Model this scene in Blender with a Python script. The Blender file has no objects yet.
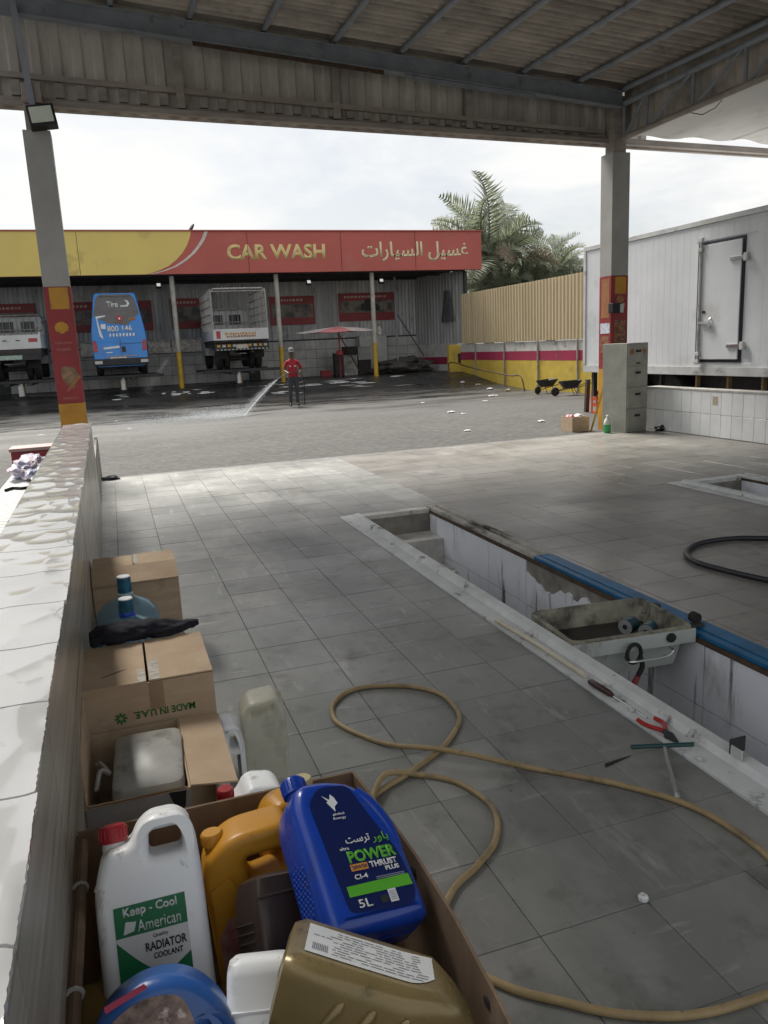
import bpy, bmesh, math, random
from mathutils import Vector, Matrix, Euler
R_ = math.radians
random.seed(7)
scene = bpy.context.scene
COL = scene.collection

# ---------------------------------------------------------------- camera
YAW, PITCH, ROLL = R_(18.49), R_(12.04), R_(-2.72)
fw = Vector((math.sin(YAW)*math.cos(PITCH), math.cos(YAW)*math.cos(PITCH), -math.sin(PITCH)))
r0 = Vector((math.cos(YAW), -math.sin(YAW), 0)); u0 = r0.cross(fw)
cr = r0*math.cos(ROLL)+u0*math.sin(ROLL); cu = -r0*math.sin(ROLL)+u0*math.cos(ROLL)
cd = bpy.data.cameras.new('camera'); cam = bpy.data.objects.new('camera', cd); COL.objects.link(cam)
cd.sensor_fit = 'VERTICAL'; cd.sensor_height = 36; cd.sensor_width = 27; cd.lens = 780/1024*36
cd.clip_start = .05; cd.clip_end = 1200
cam.matrix_world = Matrix(((cr.x, cu.x, -fw.x, 0), (cr.y, cu.y, -fw.y, 0), (cr.z, cu.z, -fw.z, 1.5), (0, 0, 0, 1)))
scene.camera = cam

# ---------------------------------------------------------------- sky, sun, exposure
SUN_EL, SUN_AZ = 53, -12          # degrees; azimuth east of +Y
w = bpy.data.worlds.new('World'); scene.world = w; w.use_nodes = True
nt = w.node_tree; nt.nodes.clear()
def nn(nt, t, **kw):
    n = nt.nodes.new(t)
    for k, v in kw.items():
        if k in n.inputs: n.inputs[k].default_value = v
        else: setattr(n, k, v)
    return n
out = nn(nt, 'ShaderNodeOutputWorld'); bg = nn(nt, 'ShaderNodeBackground', Strength=.054)
sky = nn(nt, 'ShaderNodeTexSky', sky_type='NISHITA', sun_disc=False)
sky.sun_elevation = R_(SUN_EL); sky.sun_rotation = R_(SUN_AZ); sky.dust_density = 2.5; sky.air_density = 1.0
tc = nn(nt, 'ShaderNodeTexCoord'); mp = nn(nt, 'ShaderNodeMapping'); mp.inputs['Scale'].default_value = (1, 1, 2.6)
no = nn(nt, 'ShaderNodeTexNoise', Scale=3.2, Detail=9, Roughness=.58, Distortion=.25)
rp = nn(nt, 'ShaderNodeValToRGB'); rp.color_ramp.elements[0].position = .42; rp.color_ramp.elements[1].position = .60
rp.color_ramp.elements[0].color = (.46, .46, .46, 1); rp.color_ramp.elements[1].color = (1, 1, 1, 1)
mx = nn(nt, 'ShaderNodeMix', data_type='RGBA'); mx.inputs['B'].default_value = (6.3, 6.3, 6.22, 1)
nt.links.new(tc.outputs['Generated'], mp.inputs['Vector']); nt.links.new(mp.outputs[0], no.inputs['Vector'])
nt.links.new(no.outputs['Fac'], rp.inputs['Fac']); nt.links.new(rp.outputs['Color'], mx.inputs['Factor'])
hz = nn(nt, 'ShaderNodeHueSaturation', Value=.74, Saturation=.8); nt.links.new(sky.outputs[0], hz.inputs['Color']); nt.links.new(hz.outputs[0], mx.inputs['A']); nt.links.new(mx.outputs['Result'], bg.inputs['Color'])
nt.links.new(bg.outputs[0], out.inputs['Surface'])
sd = bpy.data.lights.new('sun', 'SUN'); sd.energy = 2.95; sd.angle = R_(26); sd.color = (1, .96, .89)
sun = bpy.data.objects.new('sun', sd); COL.objects.link(sun)
sv = Vector((math.sin(R_(SUN_AZ))*math.cos(R_(SUN_EL)), math.cos(R_(SUN_AZ))*math.cos(R_(SUN_EL)), math.sin(R_(SUN_EL))))
sun.rotation_euler = sv.to_track_quat('Z', 'Y').to_euler(); sun.location = (0, 0, 30)
scene.view_settings.view_transform = 'Standard'; scene.view_settings.look = 'None'
scene.view_settings.exposure = 1.56; scene.view_settings.gamma = 1; scene.view_settings.use_curve_mapping = False
scene.render.engine = 'CYCLES'
scene.cycles.max_bounces = 8; scene.cycles.transparent_max_bounces = 12

# ---------------------------------------------------------------- materials
MATS = {}
def mat(name, c1, c2=None, rough=.6, metal=0, scale=6, detail=5, lo=.35, hi=.65, bump=0, bscale=40, rand=0,
        stretch=None, dirt=None, spec=.5, rvar=0, alpha=1, trans=0, emit=0, ior=1.45, coat=0, sss=0, leaf=0):
    """procedural Principled: two colours mixed by noise, optional dirt (colour, scale, lo, hi), bump, per-object variation"""
    if name in MATS: return MATS[name]
    m = bpy.data.materials.new(name); m.use_nodes = True; MATS[name] = m
    nt = m.node_tree; b = nt.nodes['Principled BSDF']; L = nt.links.new
    if c2 is None: c2 = tuple(x*.82 for x in c1)
    geo = nn(nt, 'ShaderNodeNewGeometry'); vec = geo.outputs['Position']
    if stretch:
        mp = nn(nt, 'ShaderNodeMapping'); mp.inputs['Scale'].default_value = stretch; L(vec, mp.inputs['Vector']); vec = mp.outputs[0]
    n1 = nn(nt, 'ShaderNodeTexNoise', Scale=scale, Detail=detail, Roughness=.6); L(vec, n1.inputs['Vector'])
    mr = nn(nt, 'ShaderNodeMapRange'); mr.inputs['From Min'].default_value = lo; mr.inputs['From Max'].default_value = hi
    L(n1.outputs['Fac'], mr.inputs['Value'])
    mx = nn(nt, 'ShaderNodeMix', data_type='RGBA'); mx.inputs['A'].default_value = (*c1, 1); mx.inputs['B'].default_value = (*c2, 1)
    L(mr.outputs[0], mx.inputs['Factor']); colr = mx.outputs['Result']
    for dirt in ([] if not dirt else dirt if isinstance(dirt, list) else [dirt]):
        dc, ds, dl, dh = dirt[:4]
        dv = geo.outputs['Position']
        mp2 = nn(nt, 'ShaderNodeMapping'); L(dv, mp2.inputs['Vector']); dv = mp2.outputs[0]
        mp2.inputs['Location'].default_value = (ds*1.7, ds*.9, ds*2.3)
        if len(dirt) > 4: mp2.inputs['Scale'].default_value = dirt[4]
        n2 = nn(nt, 'ShaderNodeTexNoise', Scale=ds, Detail=7, Roughness=.65); L(dv, n2.inputs['Vector'])
        m2 = nn(nt, 'ShaderNodeMapRange'); m2.inputs['From Min'].default_value = dl; m2.inputs['From Max'].default_value = dh; L(n2.outputs['Fac'], m2.inputs['Value'])
        x2 = nn(nt, 'ShaderNodeMix', data_type='RGBA'); x2.inputs['B'].default_value = (*dc, 1)
        L(m2.outputs[0], x2.inputs['Factor']); L(colr, x2.inputs['A']); colr = x2.outputs['Result']
    if rand:
        oi = nn(nt, 'ShaderNodeObjectInfo'); ad = nn(nt, 'ShaderNodeMath', operation='ADD')
        L(oi.outputs['Random'], ad.inputs[0]); L(geo.outputs['Random Per Island'], ad.inputs[1])
        fr = nn(nt, 'ShaderNodeMath', operation='FRACT'); L(ad.outputs[0], fr.inputs[0])
        rr = nn(nt, 'ShaderNodeMapRange'); rr.inputs['To Min'].default_value = 1-rand; rr.inputs['To Max'].default_value = 1+rand; L(fr.outputs[0], rr.inputs['Value'])
        hs = nn(nt, 'ShaderNodeHueSaturation'); L(rr.outputs[0], hs.inputs['Value']); L(colr, hs.inputs['Color']); colr = hs.outputs[0]
    L(colr, b.inputs['Base Color'])
    b.inputs['Roughness'].default_value = rough; b.inputs['Metallic'].default_value = metal; b.inputs['IOR'].default_value = ior
    b.inputs['Specular IOR Level'].default_value = spec; b.inputs['Alpha'].default_value = alpha
    b.inputs['Transmission Weight'].default_value = trans; b.inputs['Coat Weight'].default_value = coat
    if sss: b.inputs['Subsurface Weight'].default_value = sss; b.inputs['Subsurface Radius'].default_value = (.02, .02, .02)
    if emit: b.inputs['Emission Color'].default_value = (*c1, 1); b.inputs['Emission Strength'].default_value = emit
    if leaf:
        tl = nn(nt, 'ShaderNodeBsdfTranslucent'); ms = nn(nt, 'ShaderNodeMixShader'); ms.inputs[0].default_value = leaf
        L(colr, tl.inputs['Color']); L(b.outputs[0], ms.inputs[1]); L(tl.outputs[0], ms.inputs[2]); L(ms.outputs[0], nt.nodes['Material Output'].inputs['Surface'])
    if rvar:
        r2 = nn(nt, 'ShaderNodeMapRange'); r2.inputs['To Min'].default_value = rough-rvar; r2.inputs['To Max'].default_value = rough+rvar
        n4 = nn(nt, 'ShaderNodeTexNoise', Scale=scale*.7, Detail=6, Roughness=.6); L(vec, n4.inputs['Vector'])
        r2.inputs['From Min'].default_value = .3; r2.inputs['From Max'].default_value = .7
        L(n4.outputs['Fac'], r2.inputs['Value']); L(r2.outputs[0], b.inputs['Roughness'])
    if bump:
        n3 = nn(nt, 'ShaderNodeTexNoise', Scale=bscale, Detail=6, Roughness=.6); L(vec, n3.inputs['Vector'])
        bp = nn(nt, 'ShaderNodeBump', Strength=1.0, Distance=bump); L(n3.outputs['Fac'], bp.inputs['Height']); L(bp.outputs[0], b.inputs['Normal'])
    return m
def srgb(r, g, b):
    f = lambda c: (c/255/12.92) if c <= 10 else ((c/255+.055)/1.055)**2.4
    return (f(r), f(g), f(b))

# ---------------------------------------------------------------- mesh helpers
def wloc(o):
    v = Vector((0, 0, 0))
    while o is not None: v += o.location; o = o.parent
    return v
class MB:
    """collects shapes in world coordinates (local=True: in the parent's own coordinates) and links them as one mesh object"""
    def __init__(s, local=False): s.v = []; s.f = []; s.local = local; s.fm = []; s.cm = 0
    def add(s, vs, fs):
        n = len(s.v); s.v += [Vector(x) for x in vs]; s.f += [[n+i for i in f] for f in fs]; s.fm += [s.cm]*len(fs); return s
    def box(s, x0, x1, y0, y1, z0, z1, M=None):
        vs = [Vector(p) for p in ((x0,y0,z0),(x1,y0,z0),(x1,y1,z0),(x0,y1,z0),(x0,y0,z1),(x1,y0,z1),(x1,y1,z1),(x0,y1,z1))]
        if M is not None: vs = [M @ v for v in vs]
        return s.add(vs, ((0,3,2,1),(4,5,6,7),(0,1,5,4),(1,2,6,5),(2,3,7,6),(3,0,4,7)))
    def bar(s, a, b, wd, ht=None, up=(0, 0, 1)):
        ht = ht or wd; a, b = Vector(a), Vector(b); d = b-a; L = d.length; d.normalize(); up = Vector(up)
        if abs(d.dot(up)) > .98: up = Vector((0, 1, 0))
        x = d.cross(up).normalized(); z = x.cross(d)
        M = Matrix(((x.x, d.x, z.x, a.x), (x.y, d.y, z.y, a.y), (x.z, d.z, z.z, a.z), (0, 0, 0, 1)))
        return s.box(-wd/2, wd/2, 0, L, -ht/2, ht/2, M)
    def tube(s, pts, r, n=8, cap=True):
        pts = [Vector(p) for p in pts]; rs = r if isinstance(r, (list, tuple)) else [r]*len(pts)
        t = (pts[1]-pts[0]).normalized(); ref = Vector((0, 0, 1)) if abs(t.z) < .9 else Vector((1, 0, 0))
        a = t.cross(ref).normalized(); rings = []
        for i, p in enumerate(pts):
            t = (pts[min(i+1, len(pts)-1)]-pts[max(i-1, 0)]).normalized()
            a = (a-t*a.dot(t)).normalized(); b = t.cross(a)
            rings.append([p+(a*math.cos(2*math.pi*k/n)+b*math.sin(2*math.pi*k/n))*rs[i] for k in range(n)])
        return s.loft(rings, cap)
    def loft(s, rings, cap=True, closed=True):
        n = len(rings[0]); vs = [p for rg in rings for p in rg]; fs = []
        for i in range(len(rings)-1):
            for k in range(n if closed else n-1):
                k2 = (k+1) % n; fs.append((i*n+k, i*n+k2, (i+1)*n+k2, (i+1)*n+k))
        if cap: fs.append(tuple(range(n-1, -1, -1))); fs.append(tuple((len(rings)-1)*n+k for k in range(n)))
        return s.add(vs, fs)
    def lathe(s, prof, c, n=16, M=None, cap=True):
        rings = [[Vector((r*math.cos(2*math.pi*k/n), r*math.sin(2*math.pi*k/n), z)) for k in range(n)] for r, z in prof]
        c = Vector(c); rings = [[(M @ p if M is not None else p)+c for p in rg] for rg in rings]
        return s.loft(rings, cap)
    def cyl(s, a, b, r, n=12): return s.tube([a, b], r, n)
    def poly(s, pts, d):
        """prism: polygon pts (3-d) pushed along d"""
        pts = [Vector(p) for p in pts]; n = len(pts); d = Vector(d)
        fs = [tuple(range(n-1, -1, -1)), tuple(range(n, 2*n))]+[(i, (i+1) % n, n+(i+1) % n, n+i) for i in range(n)]
        return s.add(pts+[p+d for p in pts], fs)
    def build(s, name, material, parent=None, smooth=False, bevel=0, seg=2, angle=35):
        off = Vector((0, 0, 0)) if (s.local or parent is None) else wloc(parent)
        me = bpy.data.meshes.new(name); me.from_pydata([v-off for v in s.v], [], s.f)
        ms = material if isinstance(material, (list, tuple)) else [material]
        for m in ms: me.materials.append(m)
        if len(ms) > 1: me.polygons.foreach_set('material_index', s.fm)
        bm = bmesh.new(); bm.from_mesh(me)
        bmesh.ops.recalc_face_normals(bm, faces=bm.faces)
        if bevel:
            es = [e for e in bm.edges if len(e.link_faces) == 2 and e.calc_face_angle(0) > R_(angle)]
            bmesh.ops.bevel(bm, geom=es, offset=bevel, segments=seg, affect='EDGES', profile=.6, clamp_overlap=True)
        bm.to_mesh(me); bm.free()
        if smooth:
            me.polygons.foreach_set('use_smooth', [True]*len(me.polygons))
            me.set_sharp_from_angle(angle=R_(40))
        o = bpy.data.objects.new(name, me); COL.objects.link(o); o.parent = parent
        return o
def thing(name, label, cat, loc=(0, 0, 0), rot=(0, 0, 0), group=None):
    o = bpy.data.objects.new(name, None); COL.objects.link(o); o.location = loc; o.rotation_euler = rot
    o.empty_display_size = .1
    return tag(o, label, cat, group)
def tag(o, label, cat, group=None):
    o['label'] = label; o['category'] = cat
    if group: o['group'] = group
    return o
def struct(o): o['kind'] = 'structure'; return o
def stuff(o): o['kind'] = 'stuff'; return o
def inst(src, parent, loc, rot=(0, 0, 0), scale=None):
    o = src.copy(); COL.objects.link(o); o.parent = parent; o.location = loc; o.rotation_euler = rot
    if scale: o.scale = scale
    return o
def frame(o, loc, right, up):
    """orient o: local x = right, local y = up, local z = outward face"""
    x = Vector(right).normalized(); y = Vector(up); y = (y-x*y.dot(x)).normalized(); z = x.cross(y)
    o.rotation_mode = 'XYZ'; o.location = loc
    o.rotation_euler = Matrix(((x.x, y.x, z.x), (x.y, y.y, z.y), (x.z, y.z, z.z))).to_euler()
    return o
def rpoly(pts, r, n=5):
    """polygon with rounded corners; r a number or one per corner"""
    out = []; m = len(pts)
    for i in range(m):
        p = Vector(pts[i]).to_2d() if len(pts[i]) > 2 else Vector(pts[i]); a = Vector(pts[i-1][:2]); b = Vector(pts[(i+1) % m][:2])
        rr = r[i] if isinstance(r, (list, tuple)) else r
        da = a-p; db = b-p; rr = min(rr, da.length*.49, db.length*.49)
        if rr < 1e-5: out.append(p.copy()); continue
        p1 = p+da.normalized()*rr; p2 = p+db.normalized()*rr
        for k in range(n+1):
            t = k/n; out.append(p1*(1-t)**2+p*2*t*(1-t)+p2*t*t)
    return out
def curve_mesh(ob, name):
    COL.objects.link(ob); dg = bpy.context.evaluated_depsgraph_get()
    me = bpy.data.meshes.new_from_object(ob.evaluated_get(dg)); me.name = name
    cdat = ob.data; bpy.data.objects.remove(ob); bpy.data.curves.remove(cdat)
    return me
def solid(name, loops, depth, bev, material, parent, loc=(0, 0, 0), rot=(0, 0, 0), res=3, smooth=True):
    """flat outline (first loop) with holes, given thickness and rounded rims, in local xy, centred in z"""
    cu_ = bpy.data.curves.new(name, 'CURVE'); cu_.dimensions = '2D'; cu_.fill_mode = 'BOTH'
    cu_.extrude = max(depth/2-bev, 1e-4); cu_.bevel_depth = bev; cu_.bevel_resolution = res; cu_.offset = -bev
    for lp in loops:
        sp = cu_.splines.new('POLY'); sp.points.add(len(lp)-1); sp.use_cyclic_u = True
        for i, p in enumerate(lp): sp.points[i].co = (p[0], p[1], 0, 1)
    me = curve_mesh(bpy.data.objects.new(name, cu_), name); me.materials.clear(); me.materials.append(material)
    bm = bmesh.new(); bm.from_mesh(me); bmesh.ops.remove_doubles(bm, verts=bm.verts, dist=1e-5); bmesh.ops.recalc_face_normals(bm, faces=bm.faces); bm.to_mesh(me); bm.free()
    if smooth: me.polygons.foreach_set('use_smooth', [True]*len(me.polygons)); me.set_sharp_from_angle(angle=R_(45))
    o = bpy.data.objects.new(name, me); COL.objects.link(o); o.parent = parent; o.location = loc; o.rotation_euler = rot
    return o
def text(name, body, width, height, material, parent, loc, rot=(0, 0, 0), bold=0, depth=.001, shear=0):
    """lettering as a mesh fitted to width x height, centred on loc in its own xy plane"""
    cu_ = bpy.data.curves.new(name, 'FONT'); cu_.body = body; cu_.offset = bold; cu_.extrude = 0; cu_.resolution_u = 3; cu_.shear = shear
    me = curve_mesh(bpy.data.objects.new(name, cu_), name); me.materials.clear(); me.materials.append(material)
    if len(me.vertices):
        xs = [v.co.x for v in me.vertices]; ys = [v.co.y for v in me.vertices]
        cx, cy = (min(xs)+max(xs))/2, (min(ys)+max(ys))/2; sx = width/max(max(xs)-min(xs), 1e-6); sy = height/max(max(ys)-min(ys), 1e-6)
        for v in me.vertices: v.co = ((v.co.x-cx)*sx, (v.co.y-cy)*sy, 0)
        bm = bmesh.new(); bm.from_mesh(me)
        ex = bmesh.ops.extrude_face_region(bm, geom=bm.faces[:])
        bmesh.ops.translate(bm, verts=[g for g in ex['geom'] if isinstance(g, bmesh.types.BMVert)], vec=(0, 0, depth))
        bmesh.ops.recalc_face_normals(bm, faces=bm.faces); bm.to_mesh(me); bm.free()
    o = bpy.data.objects.new(name, me); COL.objects.link(o); o.parent = parent; o.location = loc; o.rotation_euler = rot
    return o
def spline(pts, n=8):
    """smooth path through points (Catmull-Rom)"""
    P = [Vector(p) for p in pts]; P = [P[0]*2-P[1]]+P+[P[-1]*2-P[-2]]; o = []
    for i in range(1, len(P)-2):
        a, b, c, d = P[i-1:i+3]
        for k in range(n):
            t = k/n; o.append(.5*((2*b)+(c-a)*t+(2*a-5*b+4*c-d)*t*t+(3*b-a-3*c+d)*t**3))
    o.append(P[-2]); return o
def corr(mb, o, u, v, nrm, width, length, pitch, amp, trap=False, seg=6, thick=0, rows=1, sag=None):
    """corrugated sheet: waves along u, straight along v; doubled skin when thick > 0"""
    o, u, v, nrm = Vector(o), Vector(u).normalized(), Vector(v).normalized(), Vector(nrm).normalized()
    if trap:
        prof = []; x = 0
        while x < width-1e-6:
            for q, h in ((0, 0), (.38, 0), (.5, 1), (.88, 1)):
                if x+q*pitch <= width: prof.append((x+q*pitch, h*amp))
            x += pitch
        prof.append((width, 0))
    else:
        n = int(width/pitch*seg); prof = [(width*i/n, amp*math.sin(2*math.pi*(width*i/n)/pitch)) for i in range(n+1)]
    for side in ((0, thick) if thick else (0,)):
        vs = []; m = len(prof)
        for j in range(rows+1):
            for x, h in prof:
                p = o+u*x+v*(length*j/rows)+nrm*(h+side)
                if sag: p = p+nrm*sag(x, length*j/rows)
                vs.append(p)
        fs = [(j*m+i, j*m+i+1, (j+1)*m+i+1, (j+1)*m+i) for j in range(rows) for i in range(m-1)]
        mb.add(vs, fs)
    return mb
def gz(y):
    """height of the yard's ground"""
    K = ((-300, -.02), (10.4, -.02), (16, -.08), (20, -.14), (23.2, -.17), (25.5, -.02), (27.6, .27), (28.6, .35), (400, .36))
    for (a, za), (b, zb) in zip(K, K[1:]):
        if y <= b:
            t = (y-a)/(b-a); return za+(zb-za)*t
    return .36
# ================================================================= GROUND
def asphalt():
    m = bpy.data.materials.new('asphalt'); m.use_nodes = True; nt = m.node_tree; L = nt.links.new; b = nt.nodes['Principled BSDF']
    geo = nn(nt, 'ShaderNodeNewGeometry'); sp = nn(nt, 'ShaderNodeSeparateXYZ'); L(geo.outputs['Position'], sp.inputs[0])
    def noise(s, d=6, st=(1, 1, 1), r=.6):
        mp = nn(nt, 'ShaderNodeMapping'); mp.inputs['Scale'].default_value = st; L(geo.outputs['Position'], mp.inputs['Vector'])
        n = nn(nt, 'ShaderNodeTexNoise', Scale=s, Detail=d, Roughness=r); L(mp.outputs[0], n.inputs['Vector']); return n.outputs['Fac']
    def rng(v, a, c, lo=0, hi=1):
        r = nn(nt, 'ShaderNodeMapRange'); r.inputs['From Min'].default_value = a; r.inputs['From Max'].default_value = c
        r.inputs['To Min'].default_value = lo; r.inputs['To Max'].default_value = hi; L(v, r.inputs['Value']); return r.outputs[0]
    def mix(f, a, c):
        x = nn(nt, 'ShaderNodeMix', data_type='RGBA'); L(f, x.inputs['Factor'])
        for k, v in (('A', a), ('B', c)):
            if isinstance(v, tuple): x.inputs[k].default_value = (*v, 1)
            else: L(v, x.inputs[k])
        return x.outputs['Result']
    def math_(op, a, c):
        x = nn(nt, 'ShaderNodeMath', operation=op)
        for i, v in enumerate((a, c)):
            if isinstance(v, (int, float)): x.inputs[i].default_value = v
            else: L(v, x.inputs[i])
        return x.outputs[0]
    big = noise(.35, 6, (1, 1.8, 1)); fine = noise(38, 4); streak = noise(1.3, 9, (.7, 1.3, 1), .7); grit = noise(9, 8, (1, 1, 1), .75)
    c = mix(rng(big, .35, .65), (.040, .039, .037), (.066, .064, .0605))
    c = mix(rng(streak, .44, .60, 0, .8), c, (.05, .0495, .0475))
    c = mix(rng(fine, .3, .7, 0, .5), c, (.055, .054, .052))
    c = mix(rng(grit, .45, .70, 0, .6), c, (.14, .136, .129)); c = mix(rng(grit, .48, .28, 0, .6), c, (.04, .04, .039))
    vo = nn(nt, 'ShaderNodeTexVoronoi', feature='DISTANCE_TO_EDGE', Scale=.22); 
    nv = nn(nt, 'ShaderNodeTexNoise', Scale=1.5, Detail=5); L(geo.outputs['Position'], nv.inputs['Vector'])
    vm = nn(nt, 'ShaderNodeMix', data_type='VECTOR'); vm.inputs['Factor'].default_value = .35; L(geo.outputs['Position'], vm.inputs['A']); L(nv.outputs['Color'], vm.inputs['B']); L(vm.outputs['Result'], vo.inputs['Vector'])
    c = mix(rng(vo.outputs['Distance'], .004, .0, 0, .6), c, (.04, .04, .04))
    wet = math_('ADD', sp.outputs['Y'], math_('MULTIPLY', math_('SUBTRACT', noise(.22, 5, (.6, 1, 1)), .5), 17))
    wet = rng(wet, 14.5, 23.8)
    wet2 = math_('MULTIPLY', wet, rng(noise(.6, 7, (.5, 1.6, 1), .68), .36, .56, .25, 1))
    c = mix(wet2, c, (.028, .028, .028))
    L(c, b.inputs['Base Color'])
    L(rng(wet2, 0, 1, .82, .20), b.inputs['Roughness'])
    bp = nn(nt, 'ShaderNodeBump', Strength=.5, Distance=.012); L(math_('ADD', math_('ADD', fine, math_('MULTIPLY', grit, 1.5)), math_('MULTIPLY', streak, 1.2)), bp.inputs['Height']); L(bp.outputs[0], b.inputs['Normal'])
    b.inputs['Specular IOR Level'].default_value = .28
    return m
ASPH = asphalt()
FX0, FX1, FY0, FY1 = -.44, 8.02, -6.0, 10.5         # the tiled workshop floor
xs = [-300, -90, -40, -15, -6, FX0, 2, 5, FX1, 13, 20, 40, 90, 300]
ys = [-300, -60, FY0, 0, 5, FY1, 12, 14, 16, 18, 20, 21.5, 23.2, 24.4, 25.5, 26.5, 27.6, 28.6, 33, 45, 90, 400]
g = MB(); idx = {}
for j, y in enumerate(ys):
    for i, x in enumerate(xs): idx[i, j] = len(g.v); g.v.append(Vector((x, y, gz(y))))
for j in range(len(ys)-1):
    for i in range(len(xs)-1):
        if FX0-.01 <= xs[i] and xs[i+1] <= FX1+.01 and FY0-.01 <= ys[j] and ys[j+1] <= FY1+.01: continue
        g.f.append([idx[i, j], idx[i+1, j], idx[i+1, j+1], idx[i, j+1]]); g.fm.append(0)
yard = struct(g.build('yard_ground', ASPH, smooth=True))

# ================================================================= WORKSHOP FLOOR with tiles
M_grout = mat('grout', (.085, .085, .08), rough=.9, scale=20)
M_tile = mat('floor_tile', (.166, .172, .163), (.215, .217, .203), rough=.40, scale=1.3, detail=8, lo=.38, hi=.66, rand=.13, rvar=.13,
             dirt=[((.33, .325, .305), 1.1, .50, .80, (1.6, .8, 1)), ((.115, .115, .105), 5.5, .54, .74), ((.36, .35, .33), 5.5, .60, .76, (2.4, .45, 1)), ((.36, .35, .33), 5.5, .62, .76, (.5, 2.4, 1)), ((.035, .035, .032), 17, .67, .72)], bump=.0006, bscale=60, spec=.55)
P1 = (1.795, 2.795, -1.2, 6.66); P2 = (5.195, 6.195, -1.2, 6.45)   # the two pits, frames included
def cut(rects, h):
    o = []
    for (a, b, c, d) in rects:
        x0, x1, y0, y1 = max(a, h[0]), min(b, h[1]), max(c, h[2]), min(d, h[3])
        if x0 >= x1 or y0 >= y1: o.append((a, b, c, d)); continue
        for r in ((a, x0, c, d), (x1, b, c, d), (x0, x1, c, y0), (x0, x1, y1, d)):
            if r[1]-r[0] > .012 and r[3]-r[2] > .012: o.append(r)
    return o
g = MB()
for r in cut(cut([(FX0, FX1, FY0, FY1)], P1), P2): g.box(r[0], r[1], r[2], r[3], -.12, -.006)
floor = struct(g.build('workshop_floor', M_grout))
pieces = []
TX, TY = .329, .327
for i in range(-4, 24):
    for j in range(-22, 28):
        x0, y0 = .55+TX*i, 1.855+TY*j
        r = (max(x0, FX0)+.0012, min(x0+TX, FX1)-.0012, max(y0, FY0)+.0012, min(y0+TY, FY1-.03)-.0012)
        if r[1]-r[0] < .02 or r[3]-r[2] < .02: continue
        for q in cut(cut([r], P1), P2): pieces.append(q)
def pix(p):
    d = Vector(p)-Vector((0, 0, 1.5)); z = d.dot(fw)
    if z < .3: return None
    return 384+780*d.dot(cr)/z, 512-780*d.dot(cu)/z, z
def tarea(q):
    c = pix(((q[0]+q[1])/2, (q[2]+q[3])/2, 0))
    if c is None or not (-20 < c[0] < 788 and 300 < c[1] < 1050): return 0
    if q[0] < -.2: return 0
    return (q[1]-q[0])*(q[3]-q[2])/c[2]**3
pieces.sort(key=tarea, reverse=True)
full = {}; rest2 = MB(); rest = MB()
M_tile2 = mat('floor_tile_brown', (.158, .150, .136), (.20, .19, .172), rough=.36, scale=1.3, detail=8, lo=.38, hi=.66, rand=.12, rvar=.12,
             dirt=[((.27, .26, .235), 1.3, .52, .80, (.8, 1.6, 1)), ((.09, .085, .08), 4.5, .54, .74), ((.03, .03, .028), 15, .67, .73)], bump=.0006, bscale=60, spec=.55); rnd = random.Random(3)
for k, q in enumerate(pieces):
    side = q[0] > 2.7; MT = M_tile2 if side else M_tile
    wx, wy = q[1]-q[0], q[3]-q[2]; dz = rnd.uniform(-.0008, .0008)
    if k < 300:
        if full.get(side) is not None and abs(wx-.3266) < .001 and abs(wy-.3246) < .001:
            o = inst(full[side], floor, ((q[0]+q[1])/2, (q[2]+q[3])/2, dz), (rnd.uniform(-.0015, .0015), rnd.uniform(-.0015, .0015), 0))
        else:
            t = MB(True); t.box(-wx/2, wx/2, -wy/2, wy/2, -.012, 0); o = t.build('tile', MT, floor, bevel=.0015, seg=1)
            o.location = ((q[0]+q[1])/2, (q[2]+q[3])/2, dz)
            if abs(wx-.3266) < .001 and abs(wy-.3246) < .001: full[side] = o
    else: (rest2 if side else rest).box(q[0], q[1], q[2], q[3], -.012, dz)
stuff(rest.build('floor_tiles', M_tile, floor)); stuff(rest2.build('floor_tiles', M_tile2, floor))
# worn concrete lip where the tiles meet the yard
g = MB(); g.box(FX0, FX1, FY1-.03, FY1+.10, -.14, -.004); struct(g.build('floor_edge', mat('edge_concrete', (.17, .165, .155), (.10, .098, .094), rough=.85, scale=4, bump=.004, bscale=25)))

# ================================================================= INSPECTION PITS
M_white_steel = mat('white_painted_steel', (.62, .64, .64), (.48, .49, .48), rough=.55, scale=5, dirt=((.06, .055, .05), 9, .58, .70), bump=.0015, bscale=30)
M_pit_tile = mat('pit_wall_tile', (.80, .82, .87), (.72, .74, .80), rough=.28, scale=2, dirt=[((.05, .045, .04), 5, .58, .67, (1, 1.6, .16)), ((.36, .34, .30), 3, .55, .75, (1, 1, .4))], rand=.05)
M_pit_conc = mat('pit_concrete', (.30, .28, .24), (.17, .16, .14), rough=.9, scale=6, bump=.006, bscale=20)
M_step = mat('pit_step', (.62, .61, .56), (.44, .43, .40), rough=.85, scale=5, bump=.003, dirt=((.06, .06, .055), 6, .56, .72))
M_oily = mat('oily_black', (.012, .012, .012), (.03, .028, .026), rough=.35, scale=4)
M_blue = mat('blue_painted_steel', (.012, .135, .30), (.01, .09, .20), rough=.5, scale=6, dirt=((.10, .10, .10), 14, .62, .75), bump=.001)
M_brown_rust = mat('rusty_steel', (.10, .065, .04), (.05, .035, .025), rough=.85, scale=14, bump=.002)
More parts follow.
